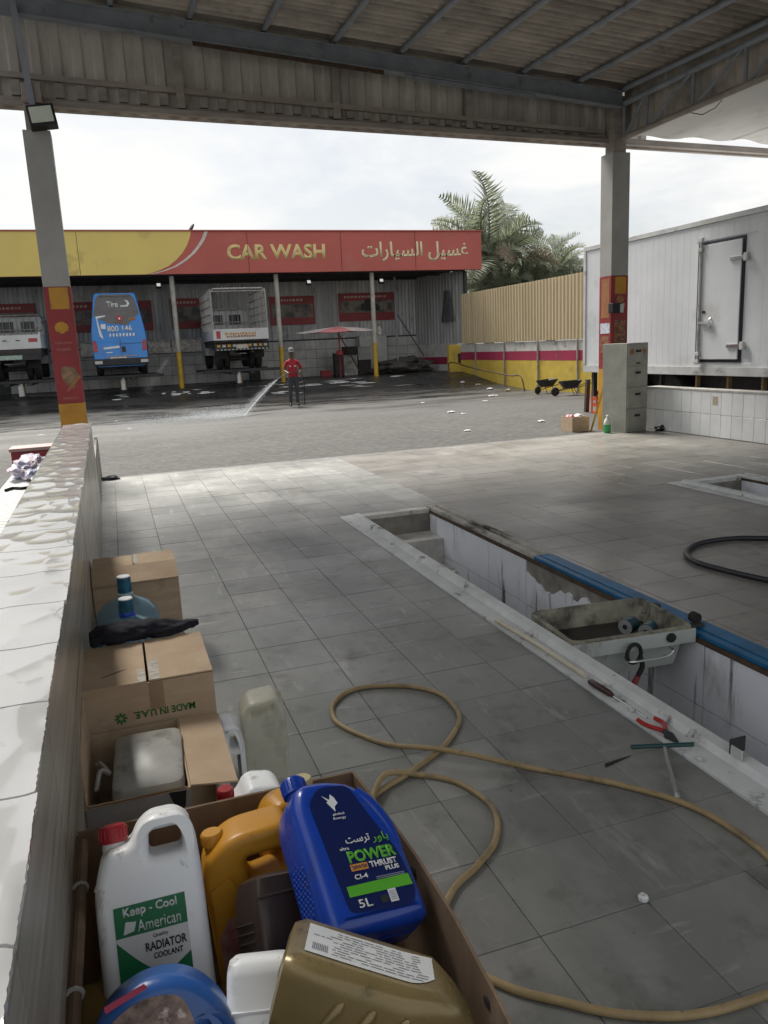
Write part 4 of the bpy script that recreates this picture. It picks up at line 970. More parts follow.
g = MB(); g.box(X0-.006, X0+.0116, D0, D1, DZ0, DZ1); g.build('door_gasket', M_gask, bt_)
g = MB(); g.box(X0-.03, X0-.007, D0+.045, D1-.045, DZ0+.045, DZ1-.045); dr = g.build('side_door', M_box, bt_, bevel=.006)
g = MB(); g.box(X0-.012, X0+.0117, D1+.002, D1+.04, DZ0, DZ1); g.build('door_jamb', M_box, bt_)
g = MB(); g.cyl((X0-.05, D1-.10, DZ0-.03), (X0-.05, D1-.10, DZ1+.05), .02, 8); g.build('lock_rod', M_rail, dr, smooth=True)
for z in (DZ0-.02, DZ0+.10, DZ1-.14, DZ1+.01):
    g = MB(); g.box(X0-.075, X0-.031, D1-.145, D1-.055, z, z+.06); g.build('rod_bracket', M_rail, dr, bevel=.006)
for z in (1.22, 2.50):
    g = MB(); g.box(X0-.052, X0-.031, D0-.08, D0+.26, z, z+.055); g.build('hinge', M_chrome, dr, bevel=.006)
    g = MB(); g.box(X0-.06, X0-.007, D0-.09, D0-.02, z-.03, z+.085); g.build('hinge_knuckle', M_rail, dr, bevel=.006)
g = MB(); g.bar((X0-.06, D1-.14, 1.62), (X0-.06, D1-.36, 1.60), .04, .03); g.build('handle', M_chrome, dr)
g = MB(); g.tube([(X0-.035, D1-.35, 1.68), (X0-.07, D1-.36, 1.66), (X0-.07, D1-.36, 1.55), (X0-.035, D1-.35, 1.53)], .014, 6); g.build('handle_loop', M_chrome, dr)
g = MB(); g.box(X0-.04, X0-.031, D1-.22, D1-.16, 1.76, 1.80); g.build('lock_plate', M_gask, dr)
# chassis below
g = MB(); g.box(9.5, 11.0, Y0, Y1-.2, .50, .78); g.build('chassis', M_under, bt_)
for y in (13.2, 12.3, 11.5, 10.6, 9.9, 9.2, 8.5):
    g = MB(); g.box(9.05, 9.12, y-.022, y+.022, .60, .789); g.build('cross_bearer', mat('bearer_wood', (.30, .20, .10), (.2, .13, .07), rough=.8) if y < 11.2 else M_under, bt_)
for yy in (12.55, 11.35):
    for xx in (9.25, 11.2):
        g = MB(); Mx = Matrix.Rotation(R_(90), 4, 'Y'); r = .42
        zb = gz(yy)
        g.lathe([(r*.6, -.14), (r*.93, -.14), (r, -.09), (r, .09), (r*.93, .14), (r*.6, .14)], (xx, yy, zb+r), 24, Mx); w_ = g.build('wheel', M_rubber, bt_, smooth=True)
        g = MB(); g.lathe([(r*.12, -.15), (r*.3, -.13), (r*.58, -.10), (r*.58, .10), (r*.3, .13), (r*.12, .15)], (xx, yy, zb+r), 16, Mx); g.build('rim', M_greyp, w_, smooth=True)
g = MB(); g.cyl((9.25, 12.55, gz(12)+.42), (11.2, 12.55, gz(12)+.42), .07, 8); g.cyl((9.25, 11.35, gz(12)+.42), (11.2, 11.35, gz(12)+.42), .07, 8); g.build('axles', M_under, bt_)
for x in (9.3, 11.2):
    g = MB(); g.box(x-.05, x+.05, 5.2, 5.3, gz(5), .79); g.build('landing_leg', M_under, bt_)
g = MB(); g.box(9.12, 9.20, 13.62, 13.70, .30, .789); g.build('rear_bar', M_under, bt_)
oc = thing('orange_crate', 'orange plastic crate standing under the rear end of the box truck', 'crate', (9.38, 13.7, gz(13.7)))
zo = gz(13.7)
g = MB(); g.box(9.22, 9.62, 13.50, 13.86, zo, zo+.04)
for z in (.14, .26, .38):
    g.box(9.22, 9.62, 13.50, 13.515, zo+z, zo+z+.07); g.box(9.22, 9.235, 13.516, 13.86, zo+z, zo+z+.07); g.box(9.605, 9.62, 13.516, 13.86, zo+z, zo+z+.07); g.box(9.236, 9.604, 13.845, 13.86, zo+z, zo+z+.07)
for x in (9.225, 9.40, 9.60): g.box(x, x+.025, 13.495, 13.52, zo, zo+.45)
for y in (13.66, 13.83): g.box(9.215, 9.24, y, y+.025, zo, zo+.45)
g.build('slats', mat('orange_plastic', (.55, .10, .03), (.45, .08, .03), rough=.5), oc)
g = MB(); g.bar((9.30, 14.15, gz(14)), (9.30, 14.10, .62), .08, .07); tag(g.build('timber_prop', M_brown_rust, None), 'brown timber prop standing at the rear corner of the box truck', 'timber')
g = MB(); g.bar((7.32, 11.0, gz(11)), (7.43, 10.77, .80), .03, .02); tag(g.build('wooden_stick', M_posty, None), 'thin yellow stick leaning on the foot of the right column', 'stick')

# ================================================================= PALMS BEYOND THE FENCE
M_frond = [mat('frond_green', (.22, .25, .165), (.16, .185, .12), rough=.55, scale=2, leaf=.4), mat('frond_pale', (.34, .37, .28), (.26, .29, .21), rough=.55, scale=2, leaf=.4), mat('frond_dry', (.30, .25, .18), (.22, .18, .125), rough=.7, scale=2, leaf=.3)]
M_trunk = mat('palm_trunk', (.11, .085, .06), (.06, .045, .03), rough=.95, scale=5, bump=.03, bscale=9)
def frond_mesh(kind, L, seed):
    r = random.Random(seed); g = MB(True); n = 30; pts = []
    for i in range(n+1):
        t = i/n; pts.append(Vector((L*t*(1-.16*t*t), 0, L*(.10*t-.30*t*t*t))))
    g.tube(pts[::3], [.035*(1-.85*i/10) for i in range(11)], 4)
    for i in range(3, n+1):
        t = i/n; p = pts[i]; tg = (pts[i]-pts[i-1]).normalized(); ln = L*.22*(math.sin(math.pi*min(1, .18+t*.8))**.7)*(.75+.4*r.random())
        for s in (-1, 1):
            for q in range(2):
                a = R_(38+16*r.random()+14*q); dv = (tg*math.cos(a)+Vector((0, s, 0))*math.sin(a)+Vector((0, 0, .30+.22*r.random()-.5*q*r.random()))).normalized()
                e = p+dv*ln+Vector((0, 0, -.05*ln*r.random())); wv = tg*.022
                m_ = (p+e)/2+Vector((0, 0, .03*ln))
                g.add([p-wv, p+wv, m_+wv*1.1, e, m_-wv*1.1], ((0, 1, 2, 3, 4),))
    o = g.build('frond', M_frond[kind], None); return o
SRC = [(k, frond_mesh(k, 3.0, 10+v), ) for k in (0, 1, 2) for v in (0, 1)]
def palm(x, y, zc, R, n, seed, label, lean=0):
    t = thing('palm_tree', label, 'palm', (x, y, gz(y)), group='palms behind the fence')
    g = MB(); g.tube([(x-lean, y, gz(y)-.2), (x-lean*.5, y, zc*.5), (x, y, zc)], [.28, .22, .24], 12); g.build('trunk', M_trunk, t, smooth=True)
    r = random.Random(seed)
    for i in range(n):
        u = (i+.5)/n; el = R_(64-78*u+r.uniform(-14, 14)); az = i*2.39996+r.uniform(-.5, .5)
        k = 2 if u > .84 else (1 if r.random() < .4 else 0); s = [m for kk, m in SRC if kk == k][i % 2]
        o = inst(s, t, Vector((x, y, zc))-t.location+Vector((0, 0, r.uniform(-.2, .15))), (r.uniform(-1.3, 1.3), -el, az), None)
        sc = R/3.0*(.66+.48*r.random())*(1.0 if u < .8 else .8); o.scale = (sc, sc, sc)
    return t
palm(17.0, 34.0, 5.1, 4.3, 38, 1, 'tall date palm rising behind the right end of the car wash sign')
palm(20.9, 35.0, 3.9, 3.5, 48, 2, 'bushy date palm behind the beige fence next to the box truck')
palm(15.6, 33.2, 3.2, 2.7, 22, 3, 'short palm tucked low between the sign end and the fence')
palm(18.9, 35.5, 3.7, 3.3, 42, 4, 'palm half hidden between the tall and the bushy date palms')
for k, s in SRC: bpy.data.objects.remove(s)
# street lamp behind the sign
sl = thing('street_lamp', 'street lamp whose dark head shows above the car wash sign', 'lamp', (4.65, 46, .36))
g = MB(); g.tube([(4.65, 46, .3), (4.65, 46, 7.2), (4.68, 46, 7.6), (4.74, 45.95, 7.75)], .07, 8); g.build('pole', M_dark, sl, smooth=True)
g = MB(); Mx = Matrix.Translation((4.88, 45.9, 8.05)) @ Matrix.Rotation(R_(-58), 4, 'Y')
g.loft([[Mx @ Vector((x, w_*math.cos(q*math.pi/4), h*math.sin(q*math.pi/4))) for q in range(8)] for x, w_, h in ((-.45, .06, .05), (-.3, .14, .08), (.1, .19, .10), (.4, .15, .08), (.52, .05, .04))]); g.build('head', M_dark, sl, smooth=True)

# ================================================================= LITTER
LT = [(7.55, 12.98, .12, .06, M_plast_w), (5.8, 12.5, .10, .05, M_plast_w), (7.3, 16.6, .16, .07, M_plast_w), (7.28, 15.9, .10, .05, M_plast_w), (9.6, 19.5, .12, .05, M_plast_w), (8.2, 20.6, .09, .05, M_plast_w),
      (12.0, 24.0, .18, .10, M_plast_w), (12.2, 25.3, .16, .10, mat('straw_scrap', (.40, .34, .22), rough=.9)), (11.9, 26.0, .14, .10, M_plast_w), (10.9, 21.6, .2, .05, M_plast_w), (12.3, 23.3, .15, .12, MATS['straw_scrap'])]
LBL = ['white plastic scrap on the asphalt left of the small carton', 'flat white plastic scrap on the asphalt just beyond the tiled floor', 'white scrap on the asphalt in the middle of the yard, farther one of two', 'white scrap on the asphalt in the middle of the yard, nearer one of two', 'white paper scrap on the yard in front of the wheelbarrows', 'small pale scrap far out on the yard towards the yellow pier',
       'white rubbish at the foot of the fence by the bent rail', 'straw-coloured rubbish at the foot of the striped fence', 'white rubbish at the foot of the fence near the yellow pier', 'flat white rubbish on the yard before the fence', 'straw-coloured rubbish beside the left wheelbarrow']
for i, (x, y, s, h, m) in enumerate(LT): crumple('litter', LBL[i], 'litter', (x, y, gz(y)), s*.62, s*.42, h*.6, m, i+20, 'litter scattered over the yard')

# ================================================================= MAN WITH PRESSURE WASHER
MX, MY = 5.10, 23.2; MZ = gz(MY)
def person():
    t = thing('person', 'person in red polo shirt and dark trousers spraying the yard with a lance', 'person', (MX, MY, MZ), (0, 0, R_(-8)))
    J = {'pel': (0, 0, .86, .135, .10), 'bel': (0, .0, 1.0, .14, .105), 'che': (0, .01, 1.18, .165, .11), 'nek': (0, .01, 1.36, .07, .07), 'nk2': (0, 0, 1.42, .052, .055), 'hd1': (0, -.02, 1.50, .072, .085), 'hd2': (0, -.015, 1.58, .075, .09), 'hd3': (0, -.01, 1.64, .045, .055),
         'shl': (-.165, .01, 1.31, .06, .06), 'ell': (-.245, .02, 1.07, .043, .043), 'wrl': (-.185, -.20, 1.02, .032, .03), 'hal': (-.165, -.265, 1.015, .036, .03), 'shr': (.165, .01, 1.31, .06, .06), 'elr': (.285, .06, 1.08, .043, .043), 'wrr': (.19, -.15, .98, .032, .03), 'har': (.16, -.21, .975, .036, .03),
         'hil': (-.085, 0, .80, .092, .092), 'knl': (-.105, -.02, .46, .062, .065), 'anl': (-.115, .015, .10, .045, .048), 'tol': (-.125, -.13, .035, .042, .03), 'hir': (.085, 0, .80, .092, .092), 'knr': (.095, .0, .46, .062, .065), 'anr': (.10, .02, .10, .045, .048), 'tor': (.115, -.125, .035, .042, .03)}
    E = [('pel', 'bel'), ('bel', 'che'), ('che', 'nek'), ('nek', 'nk2'), ('nk2', 'hd1'), ('hd1', 'hd2'), ('hd2', 'hd3'), ('nek', 'shl'), ('shl', 'ell'), ('ell', 'wrl'), ('wrl', 'hal'), ('nek', 'shr'), ('shr', 'elr'), ('elr', 'wrr'), ('wrr', 'har'), ('pel', 'hil'), ('hil', 'knl'), ('knl', 'anl'), ('anl', 'tol'), ('pel', 'hir'), ('hir', 'knr'), ('knr', 'anr'), ('anr', 'tor')]
    # fingers: short chains from each palm
    for s, h in (('l', 'hal'), ('r', 'har')):
        bx, by, bz = J[h][:3]
        for f in range(4):
            J['f%s%da' % (s, f)] = (bx-.024+.016*f, by-.05, bz+.0+.004*(1.5-abs(f-1.5)), .0095, .0095); J['f%s%db' % (s, f)] = (bx-.022+.015*f, by-.075-.006*(1.5-abs(f-1.5)), bz-.03, .0085, .0085)
            E += [(h, 'f%s%da' % (s, f)), ('f%s%da' % (s, f), 'f%s%db' % (s, f))]
        sx = 1 if s == 'l' else -1
        J['f%st' % s] = (bx+sx*.045, by-.03, bz+.005, .011, .011); E.append((h, 'f%st' % s))
    names = list(J); me = bpy.data.meshes.new('body'); me.from_pydata([J[n][:3] for n in names], [(names.index(a), names.index(b)) for a, b in E], [])
    o = bpy.data.objects.new('body', me); COL.objects.link(o)
    sk = o.modifiers.new('skin', 'SKIN'); sk.use_smooth_shade = True
    for i, n in enumerate(names): me.skin_vertices[0].data[i].radius = J[n][3:5]
    me.skin_vertices[0].data[0].use_root = True
    o.modifiers.new('sub', 'SUBSURF').levels = 2
    dg = bpy.context.evaluated_depsgraph_get(); m2 = bpy.data.meshes.new_from_object(o.evaluated_get(dg)); bpy.data.objects.remove(o)
    M_skin = mat('skin', (.11, .058, .036), rough=.55); M_polo = mat('red_polo', (.34, .018, .030), (.27, .015, .025), rough=.8, scale=12); M_trs = mat('dark_trousers', (.055, .057, .065), (.04, .04, .045), rough=.85, scale=9); M_boot = mat('black_boot', (.02, .02, .02), rough=.5)
    m2.materials.clear()
    for m in (M_skin, M_polo, M_trs, M_boot): m2.materials.append(m)
    for p in m2.polygons:
        c = p.center; p.use_smooth = True
        if c.z < .16: k = 3
        elif c.z < .88: k = 2
        elif c.z > 1.395: k = 0
        elif abs(c.x) > .17 and c.z < 1.14: k = 0
        elif c.y < -.13: k = 0
        else: k = 1
        if c.z > .9 and c.y < -.12: k = 0
        p.material_index = k
    b = bpy.data.objects.new('body', m2); COL.objects.link(b); b.parent = t
    g = MB(True); g.lathe([(.002, 1.745), (.05, 1.735), (.085, 1.70), (.098, 1.65), (.098, 1.615)], (0, -.01, 0), 16, None, False)
    for v in g.v: v.y = -.01+(v.y+.01)*1.14
    g.poly([(-.075, -.10, 1.625), (.075, -.10, 1.625), (.06, -.175, 1.612), (-.06, -.175, 1.612)], (0, 0, .008)); g.build('cap', mat('grey_cap', (.16, .155, .15), rough=.8), t, smooth=True)
    for s in (-1, 1):
        g = MB(True); g.box(s*.072-.025, s*.072+.025, -.128, -.118, 1.185, 1.21); g.build('shirt_logo', MATS['white_plastic'], t)
        g = MB(True); g.lathe([(.012, -.008), (.016, 0), (.012, .008)], (s*.079, 0, 1.56), 8, Matrix.Rotation(R_(90), 4, 'Y')); g.build('ear', M_skin, t)
        g = MB(True); g.lathe([(.004, -.004), (.009, 0), (.004, .004)], (s*.03, -.105, 1.585), 8); g.build('eye', M_boot, t)
    g = MB(True); g.poly([(-.012, -.105, 1.545), (.012, -.105, 1.545), (0, -.10, 1.59)], (0, -.018, 0)); g.build('nose', M_skin, t)
    g = MB(True); g.box(-.022, .022, -.108, -.103, 1.512, 1.518); g.build('mouth', M_boot, t)
    return t
person()
h1 = Vector((MX-.20, MY-.27, MZ+1.01)); nz = Vector((MX-.62, MY-.75, MZ+.86))
wl = thing('pressure_lance', 'thin pressure washer lance held by the person in red', 'lance', tuple(h1))
g = MB(); g.tube([tuple(h1+Vector((.40, .10, .0))), tuple(h1), tuple(nz)], .014, 8); g.build('wand', M_dark, wl)
g = MB(); g.tube(spline([tuple(h1+Vector((.40, .10, 0))), (MX+.36, MY+.12, MZ+.7), (MX+.42, MY+.5, MZ+.02), (MX+.9, MY+2.0, gz(MY+2)+.02), (MX+1.2, MY+4.0, gz(MY+4)+.02), (MX+1.6, MY+6.6, .38)], 6), .013, 6); g.build('supply_hose', M_dark, wl)
# the jet: a thin core of droplets, then a fan of spray where it lands
M_water = mat('spray_water', (.85, .88, .90), rough=.5, alpha=.4); M_mist = mat('spray_drops', (.85, .88, .90), rough=.4, alpha=.8)
land = Vector((MX-1.95, MY-2.6, gz(MY-2.6)))
jt = MB(); jp = [nz+(land-nz)*k/14+Vector((0, 0, .04*math.sin(math.pi*k/14))) for k in range(15)]
jt.tube(jp, [.005+.0008*k for k in range(15)], 6)
rj = random.Random(9)
for k in range(5200):
    u = rj.random()**.6; r = .02+.07*u; p = nz+(land-nz)*u+Vector((rj.gauss(0, r), rj.gauss(0, r), .04*math.sin(math.pi*u)+abs(rj.gauss(0, r)))); q = rj.uniform(.002, .006)
    jt.add([p+Vector((q, 0, 0)), p+Vector((-q, q, 0)), p+Vector((-q, -q, 0)), p+Vector((0, 0, q*1.5))], ((0, 1, 3), (1, 2, 3), (2, 0, 3)))
o = stuff(jt.build('water_jet', M_water)); tag(o, 'white water jet from the lance to the ground', 'water')
mb = MB()
for k in range(14000):
    u = abs(rj.gauss(0, 1)); p = land+Vector((-u*1.35+rj.gauss(0, .12), -u*.10+rj.gauss(0, .22)*(1+u), 0)); hh = abs(rj.gauss(0, .10))*max(.3, 1.25-.2*u); q = rj.uniform(.002, .007)
    p.z = gz(p.y)+max(.004, hh)
    mb.add([p+Vector((q, 0, 0)), p+Vector((-q, q, 0)), p+Vector((-q, -q, 0)), p+Vector((0, 0, q*1.5))], ((0, 1, 3), (1, 2, 3), (2, 0, 3)))
o = stuff(mb.build('spray_mist', M_mist)); tag(o, 'low white spray where the water jet hits the ground', 'spray')
# second worker's faint jet beside the van
mb = MB(); a_, b_ = Vector((1.85, 28.3, 1.35)), Vector((1.0, 27.6, .33))
for k in range(1500):
    u = rj.random(); r = .03+.05*u; p = a_+(b_-a_)*u+Vector((rj.gauss(0, r), rj.gauss(0, r), rj.gauss(0, r))); q = rj.uniform(.002, .006)
    p.z = max(p.z, gz(p.y)+.005)
    mb.add([p+Vector((q, 0, 0)), p+Vector((-q, q, 0)), p+Vector((-q, -q, 0)), p+Vector((0, 0, q*1.5))], ((0, 1, 3), (1, 2, 3), (2, 0, 3)))
o = stuff(mb.build('water_spray', M_water)); tag(o, 'faint diagonal water spray beside the blue van', 'spray')
# foam patches on the wet ground
M_foam = mat('soap_foam', (.62, .63, .63), (.45, .46, .46), rough=.6, scale=3, bump=.01, bscale=12)
mb = MB(); rf = random.Random(21)
def foam(x, y, sx, sy):
    n = 26; base = len(mb.v); pts = []; s = rf.random()*50
    for k in range(n):
        a = 2*math.pi*k/n; r = 1+.55*mnoise.noise(Vector((math.cos(a)*1.3+s, math.sin(a)*1.3, 0)))+.25*mnoise.noise(Vector((math.cos(a)*4+s, math.sin(a)*4, 1)))
        px, py = x+sx*r*math.cos(a), y+sy*r*math.sin(a); pts.append((px, py, gz(py)+.006))
    mb.add(pts+[(x, y, gz(y)+.012)], [(k, (k+1) % n, n) for k in range(n)])
for x, y, sx, sy, c in ((-.2, 27.4, .55, .25, 3), (1.9, 27.5, .5, .3, 7), (2.7, 27.3, .5, .28, 6), (6.6, 27.9, .8, .3, 8), (7.8, 27.6, .9, .3, 8), (5.2, 27.9, .5, .22, 5), (9.0, 28.2, .8, .3, 6), (6.2, 26.4, .8, .15, 4), (8.6, 26.6, 1.0, .14, 4), (-1.6, 19.4, .22, .10, 2), (0.2, 19.3, .2, .06, 1), (.0, 22.3, .14, .06, 1)):
    for k in range(c): foam(x+rf.gauss(0, sx), y+rf.gauss(0, sy), sx*rf.uniform(.12, .4), sy*rf.uniform(.15, .45))
o = stuff(mb.build('soap_foam', M_foam)); tag(o, 'white soap foam patches on the wet ground before the bays', 'foam')
# ================================================================= DRAIN PAN IN THE PIT
M_pan = mat('pan_grey_paint', (.42, .46, .43), (.34, .37, .35), rough=.5, scale=5, dirt=((.08, .075, .06), 6, .56, .74, (1, 1, .5)))
M_panin = mat('pan_inside', (.30, .29, .22), (.12, .11, .08), rough=.6, scale=7, dirt=((.02, .018, .015), 5, .5, .66), bump=.002)
pan = thing('drain_pan', 'grey oil drain pan with oily inside hanging across the pit', 'pan', (2.315, 3.30, .045), (0, 0, R_(-5)))
def rr_(hx, hy, r, z, n=5): return [Vector((p[0], p[1], z)) for p in rpoly([(-hx, -hy), (hx, -hy), (hx, hy), (-hx, hy)], r, n)]
g = MB(True); g.loft([rr_(.285, .19, .05, -.21), rr_(.315, .222, .05, -.05), rr_(.318, .225, .05, -.001)], cap=False); g.add(rr_(.285, .19, .05, -.21), (tuple(range(24)),)); g.build('outer_shell', M_pan, pan, smooth=True)
g = MB(True); g.loft([rr_(.325, .232, .055, -.05), rr_(.342, .248, .06, -.048), rr_(.342, .248, .06, .0), rr_(.334, .240, .055, .008), rr_(.318, .224, .05, .004)], cap=False); g.build('rim', M_panin, pan, smooth=True)
g = MB(True); g.loft([rr_(.3175, .2235, .05, .003), rr_(.308, .214, .05, -.05), rr_(.285, .19, .05, -.115)], cap=False); g.add(rr_(.285, .19, .05, -.115), (tuple(range(24)),)); g.build('inner_shell', M_panin, pan, smooth=True)
g = MB(True); g.add([Vector((p.x, p.y, -.100+.006*mnoise.noise(p*9))) for p in rr_(.288, .193, .05, 0)], (tuple(range(24)),)); g.build('oil', M_oily, pan)
g = MB(True); g.box(-.335, .335, -.262, -.2485, -.075, -.004); g.build('front_flange', M_pan, pan, bevel=.002)
for s in (-1, 1):
    if s > 0: g = MB(True); g.box(.335, .43, -.20, -.16, -.03, -.012); g.build('rail_arm', M_dark, pan, bevel=.004)
    if s > 0: g = MB(True); g.lathe([(.012, -.02), (.028, -.02), (.028, .02), (.012, .02)], (.42, -.13, .0), 12, Matrix.Rotation(R_(90), 4, 'X')); g.build('roller', M_rubber, pan, smooth=True)
    if s > 0: g = MB(True); g.box(.335, .40, .14, .18, -.03, -.012); g.build('rail_arm', M_dark, pan, bevel=.004)
g = MB(True); g.tube(spline([(-.06, -.26, -.10), (-.05, -.30, -.11), (.13, -.30, -.11), (.18, -.30, -.085), (.19, -.262, -.08)], 4), .007, 6); g.build('handle', M_chrome, pan, smooth=True)
g = MB(True); g.lathe([(.008, 0), (.024, .004), (.024, .014), (.008, .02)], (.19, -.262, -.03), 12, Matrix.Rotation(R_(90), 4, 'X')); g.build('knob', M_rubber, pan, smooth=True)
hk = thing('rubber_strap', 'black rubber strap looped over the front of the drain pan', 'strap', (2.26, 3.03, 0))
ctr = Vector((2.262, 3.020, -.03)); g = MB()
g.tube([ctr+Vector((.040*math.cos(a*.35), -.006, .048*math.sin(a*.35))) for a in range(19)], .010, 8)
g.tube(spline([ctr+Vector((.035, -.008, -.02)), ctr+Vector((.045, -.012, -.07)), ctr+Vector((.02, -.012, -.12))], 5), .013, 8); g.build('loop', M_rubber, hk, smooth=True)
g = MB(); g.tube([ctr+Vector((.02, -.012, -.12)), ctr+Vector((-.005, -.012, -.165))], .014, 8); g.build('red_end', M_red, hk)
def oil_filter(x, y, z, rz, label):
    t = thing('oil_filter', label, 'oil filter', (x, y, z), (0, 0, rz), 'used oil filters in the drain pan'); Mx = Matrix.Rotation(R_(90), 4, 'Y')
    g = MB(True); g.lathe([(.02, -.045), (.036, -.043), (.039, -.035), (.039, .035), (.042, .038), (.042, .045)], (0, 0, .042), 20, Mx); g.build('can', mat('filter_teal', (.012, .07, .095), (.01, .05, .07), rough=.35), t, smooth=True)
    g = MB(True); g.lathe([(.014, .0455), (.040, .0455), (.040, .047), (.014, .048)], (0, 0, .042), 20, Mx); g.build('end_plate', M_greyp, t, smooth=True)
    g = MB(True); g.lathe([(.001, .0482), (.014, .0482), (.014, .0495), (.001, .0495)], (0, 0, .042), 12, Mx); g.build('hole', M_rubber, t)
oil_filter(2.455, 3.315, -.054, R_(205), 'teal oil filter lying at the back right inside the drain pan')
oil_filter(2.50, 3.215, -.054, R_(215), 'teal oil filter lying nearest the right rim of the drain pan')
crumple('dirty_rag', 'dark oily lump lying near the front of the drain pan', 'rag', (2.32, 3.16, -.058), .06, .035, .04, M_oily, 31)
g = MB(); g.lathe([(.018, 0), (.02, .004), (.02, .04), (.016, .046)], (0, 0, 0), 12, Matrix.Rotation(R_(80), 4, 'Y')); o = g.build('bottle_top', M_wp, None, smooth=True); o.location = (2.36, 3.145, -.032); tag(o, 'small white plastic cap lying in the drain pan', 'cap')

# ================================================================= TOOLS ON THE PIT RAIL
zr = .0105
tw = thing('t_handle_wrench', 'T-handle wrench with dark green bar lying across the pit frame', 'wrench', (1.74, 2.14, 0))
g = MB(); g.tube([(1.635, 2.185, .030), (1.845, 2.105, .034)], .0085, 8); g.build('bar', mat('teal_grip', (.012, .055, .06), rough=.5), tw, smooth=True)
g = MB(); g.tube([(1.745, 2.142, .030), (1.595, 1.885, .012)], .007, 8); g.build('shaft', M_chrome, tw, smooth=True)
g = MB(); g.tube([(1.600, 1.893, .0115), (1.585, 1.868, .0115)], .011, 8); g.build('socket', M_chrome, tw, smooth=True)
pl = thing('pliers', 'pair of pliers with red handles lying open on the pit frame', 'pliers', (1.82, 2.24, zr))
for pts in ([(1.795, 2.36, zr+.012), (1.80, 2.31, zr+.011), (1.832, 2.25, zr+.010)], [(1.862, 2.345, zr+.012), (1.868, 2.30, zr+.011), (1.838, 2.25, zr+.010)]):
    g = MB(); g.tube(spline(pts, 5), .0085, 8); g.build('handle', mat('red_grip', (.42, .025, .02), rough=.4), pl, smooth=True)
for s in (-1, 1):
    g = MB(); g.tube([(1.835-s*.005, 2.25, zr+.009), (1.826+s*.010, 2.215, zr+.009), (1.822+s*.003, 2.165, zr+.008)], [.009, .011, .004], 8); g.build('jaw', M_dark, pl, smooth=True)
sd_ = thing('screwdriver', 'long screwdriver with dark red handle lying on the pit frame', 'screwdriver', (1.83, 2.6, zr))
g = MB(); g.tube([(1.822, 2.735, zr+.015), (1.823, 2.72, zr+.016), (1.826, 2.66, zr+.016), (1.830, 2.60, zr+.015), (1.832, 2.575, zr+.013)], [.009, .015, .0155, .014, .008], 10); g.build('handle', mat('dark_red_handle', (.05, .018, .018), rough=.35), sd_, smooth=True)
g = MB(); g.tube([(1.832, 2.575, zr+.012), (1.846, 2.37, zr+.004)], .0038, 6); g.build('blade', M_chrome, sd_, smooth=True)
g = MB(); g.tube([(1.815, 3.60, zr+.013), (1.838, 3.2, zr+.013), (1.840, 2.79, zr+.013)], .0125, 10); o = g.build('pale_pipe', mat('cream_pipe', (.60, .56, .44), (.5, .46, .35), rough=.5), None, smooth=True); tag(o, 'cream plastic pipe lying along the pit frame', 'pipe')
bk = thing('steel_bracket', 'bent steel bracket standing on the pit rail at the right', 'bracket', (1.945, 2.0, .03))
g = MB(); g.box(1.905, 1.972, 1.992, 1.998, .038, .095); g.build('plate', M_dark, bk, bevel=.002)
g = MB(); g.box(1.905, 1.912, 1.94, 1.991, .038, .075); g.build('flange', M_rail, bk, bevel=.002)
for i, (x, y, lab) in enumerate(((1.815, 2.04, 'small steel bolt on the pit frame below the bracket'), (1.83, 2.445, 'small dark bolt on the pit frame between screwdriver and pliers'))):
    g = MB(); g.lathe([(.010, 0), (.011, .003), (.011, .010), (.008, .013)], (x, y, zr), 6); g.tube([(x, y, zr+.006), (x+.022, y+.012, zr+.006)], .0045, 6); tag(g.build('bolt', M_rail, None), lab, 'bolt')
g = MB(); g.lathe([(.010, 0), (.014, .004), (.014, .014), (.008, .02), (.006, .012)], (1.199, 1.536, .0005), 8); tag(g.build('plastic_nut', M_wp, None), 'small white plastic cap alone on the dark floor tiles', 'cap')
g = MB(); g.poly([(1.50, 2.145, .001), (1.56, 2.160, .001), (1.63, 2.175, .001), (1.57, 2.172, .001), (1.51, 2.165, .001)], (0, 0, .002)); tag(g.build('rubber_scrap', M_rubber, None), 'thin black rubber scrap on the floor left of the wrench', 'scrap')

# ================================================================= HOSES
M_hose = mat('tan_hose', (.37, .275, .14), (.26, .19, .095), rough=.45, scale=6, dirt=[((.12, .09, .055), 7, .54, .72), ((.06, .05, .035), 30, .64, .7)])
z0 = .0105
hp = [(1.45, 1.22, z0), (1.56, 1.33, z0), (1.63, 1.54, z0), (1.61, 1.80, z0), (1.47, 2.02, z0), (1.27, 2.21, z0), (1.02, 2.42, .034), (.82, 2.62, z0), (.71, 2.85, z0), (.74, 3.02, z0), (.86, 3.12, z0), (1.06, 3.07, z0), (1.19, 2.92, z0), (1.185, 2.70, z0), (1.05, 2.52, z0), (.87, 2.39, z0), (.70, 2.30, z0), (.56, 2.19, z0), (.50, 2.06, z0),
      (.55, 2.02, z0), (.61, 2.13, z0), (.68, 2.28, .032), (.76, 2.36, .036), (.87, 2.35, z0), (.98, 2.24, z0), (1.015, 2.06, z0), (.95, 1.92, z0), (.85, 1.83, z0), (.74, 1.76, z0), (.66, 1.66, z0), (.64, 1.54, z0), (.70, 1.43, z0), (.81, 1.32, z0), (.96, 1.225, z0), (1.10, 1.175, z0), (1.27, 1.165, z0), (1.40, 1.12, z0), (1.46, 1.02, z0)]
g = MB(); hq = [p+Vector((.006*mnoise.noise(p*7), .006*mnoise.noise(p*7+Vector((5, 0, 0))), 0)) for p in spline(hp, 9)]; g.tube(hq, .0102, 10); tag(g.build('tan_hose', M_hose, None, smooth=True), 'long tan rubber hose looping over the floor between boxes and pit', 'hose')
bz = .0185
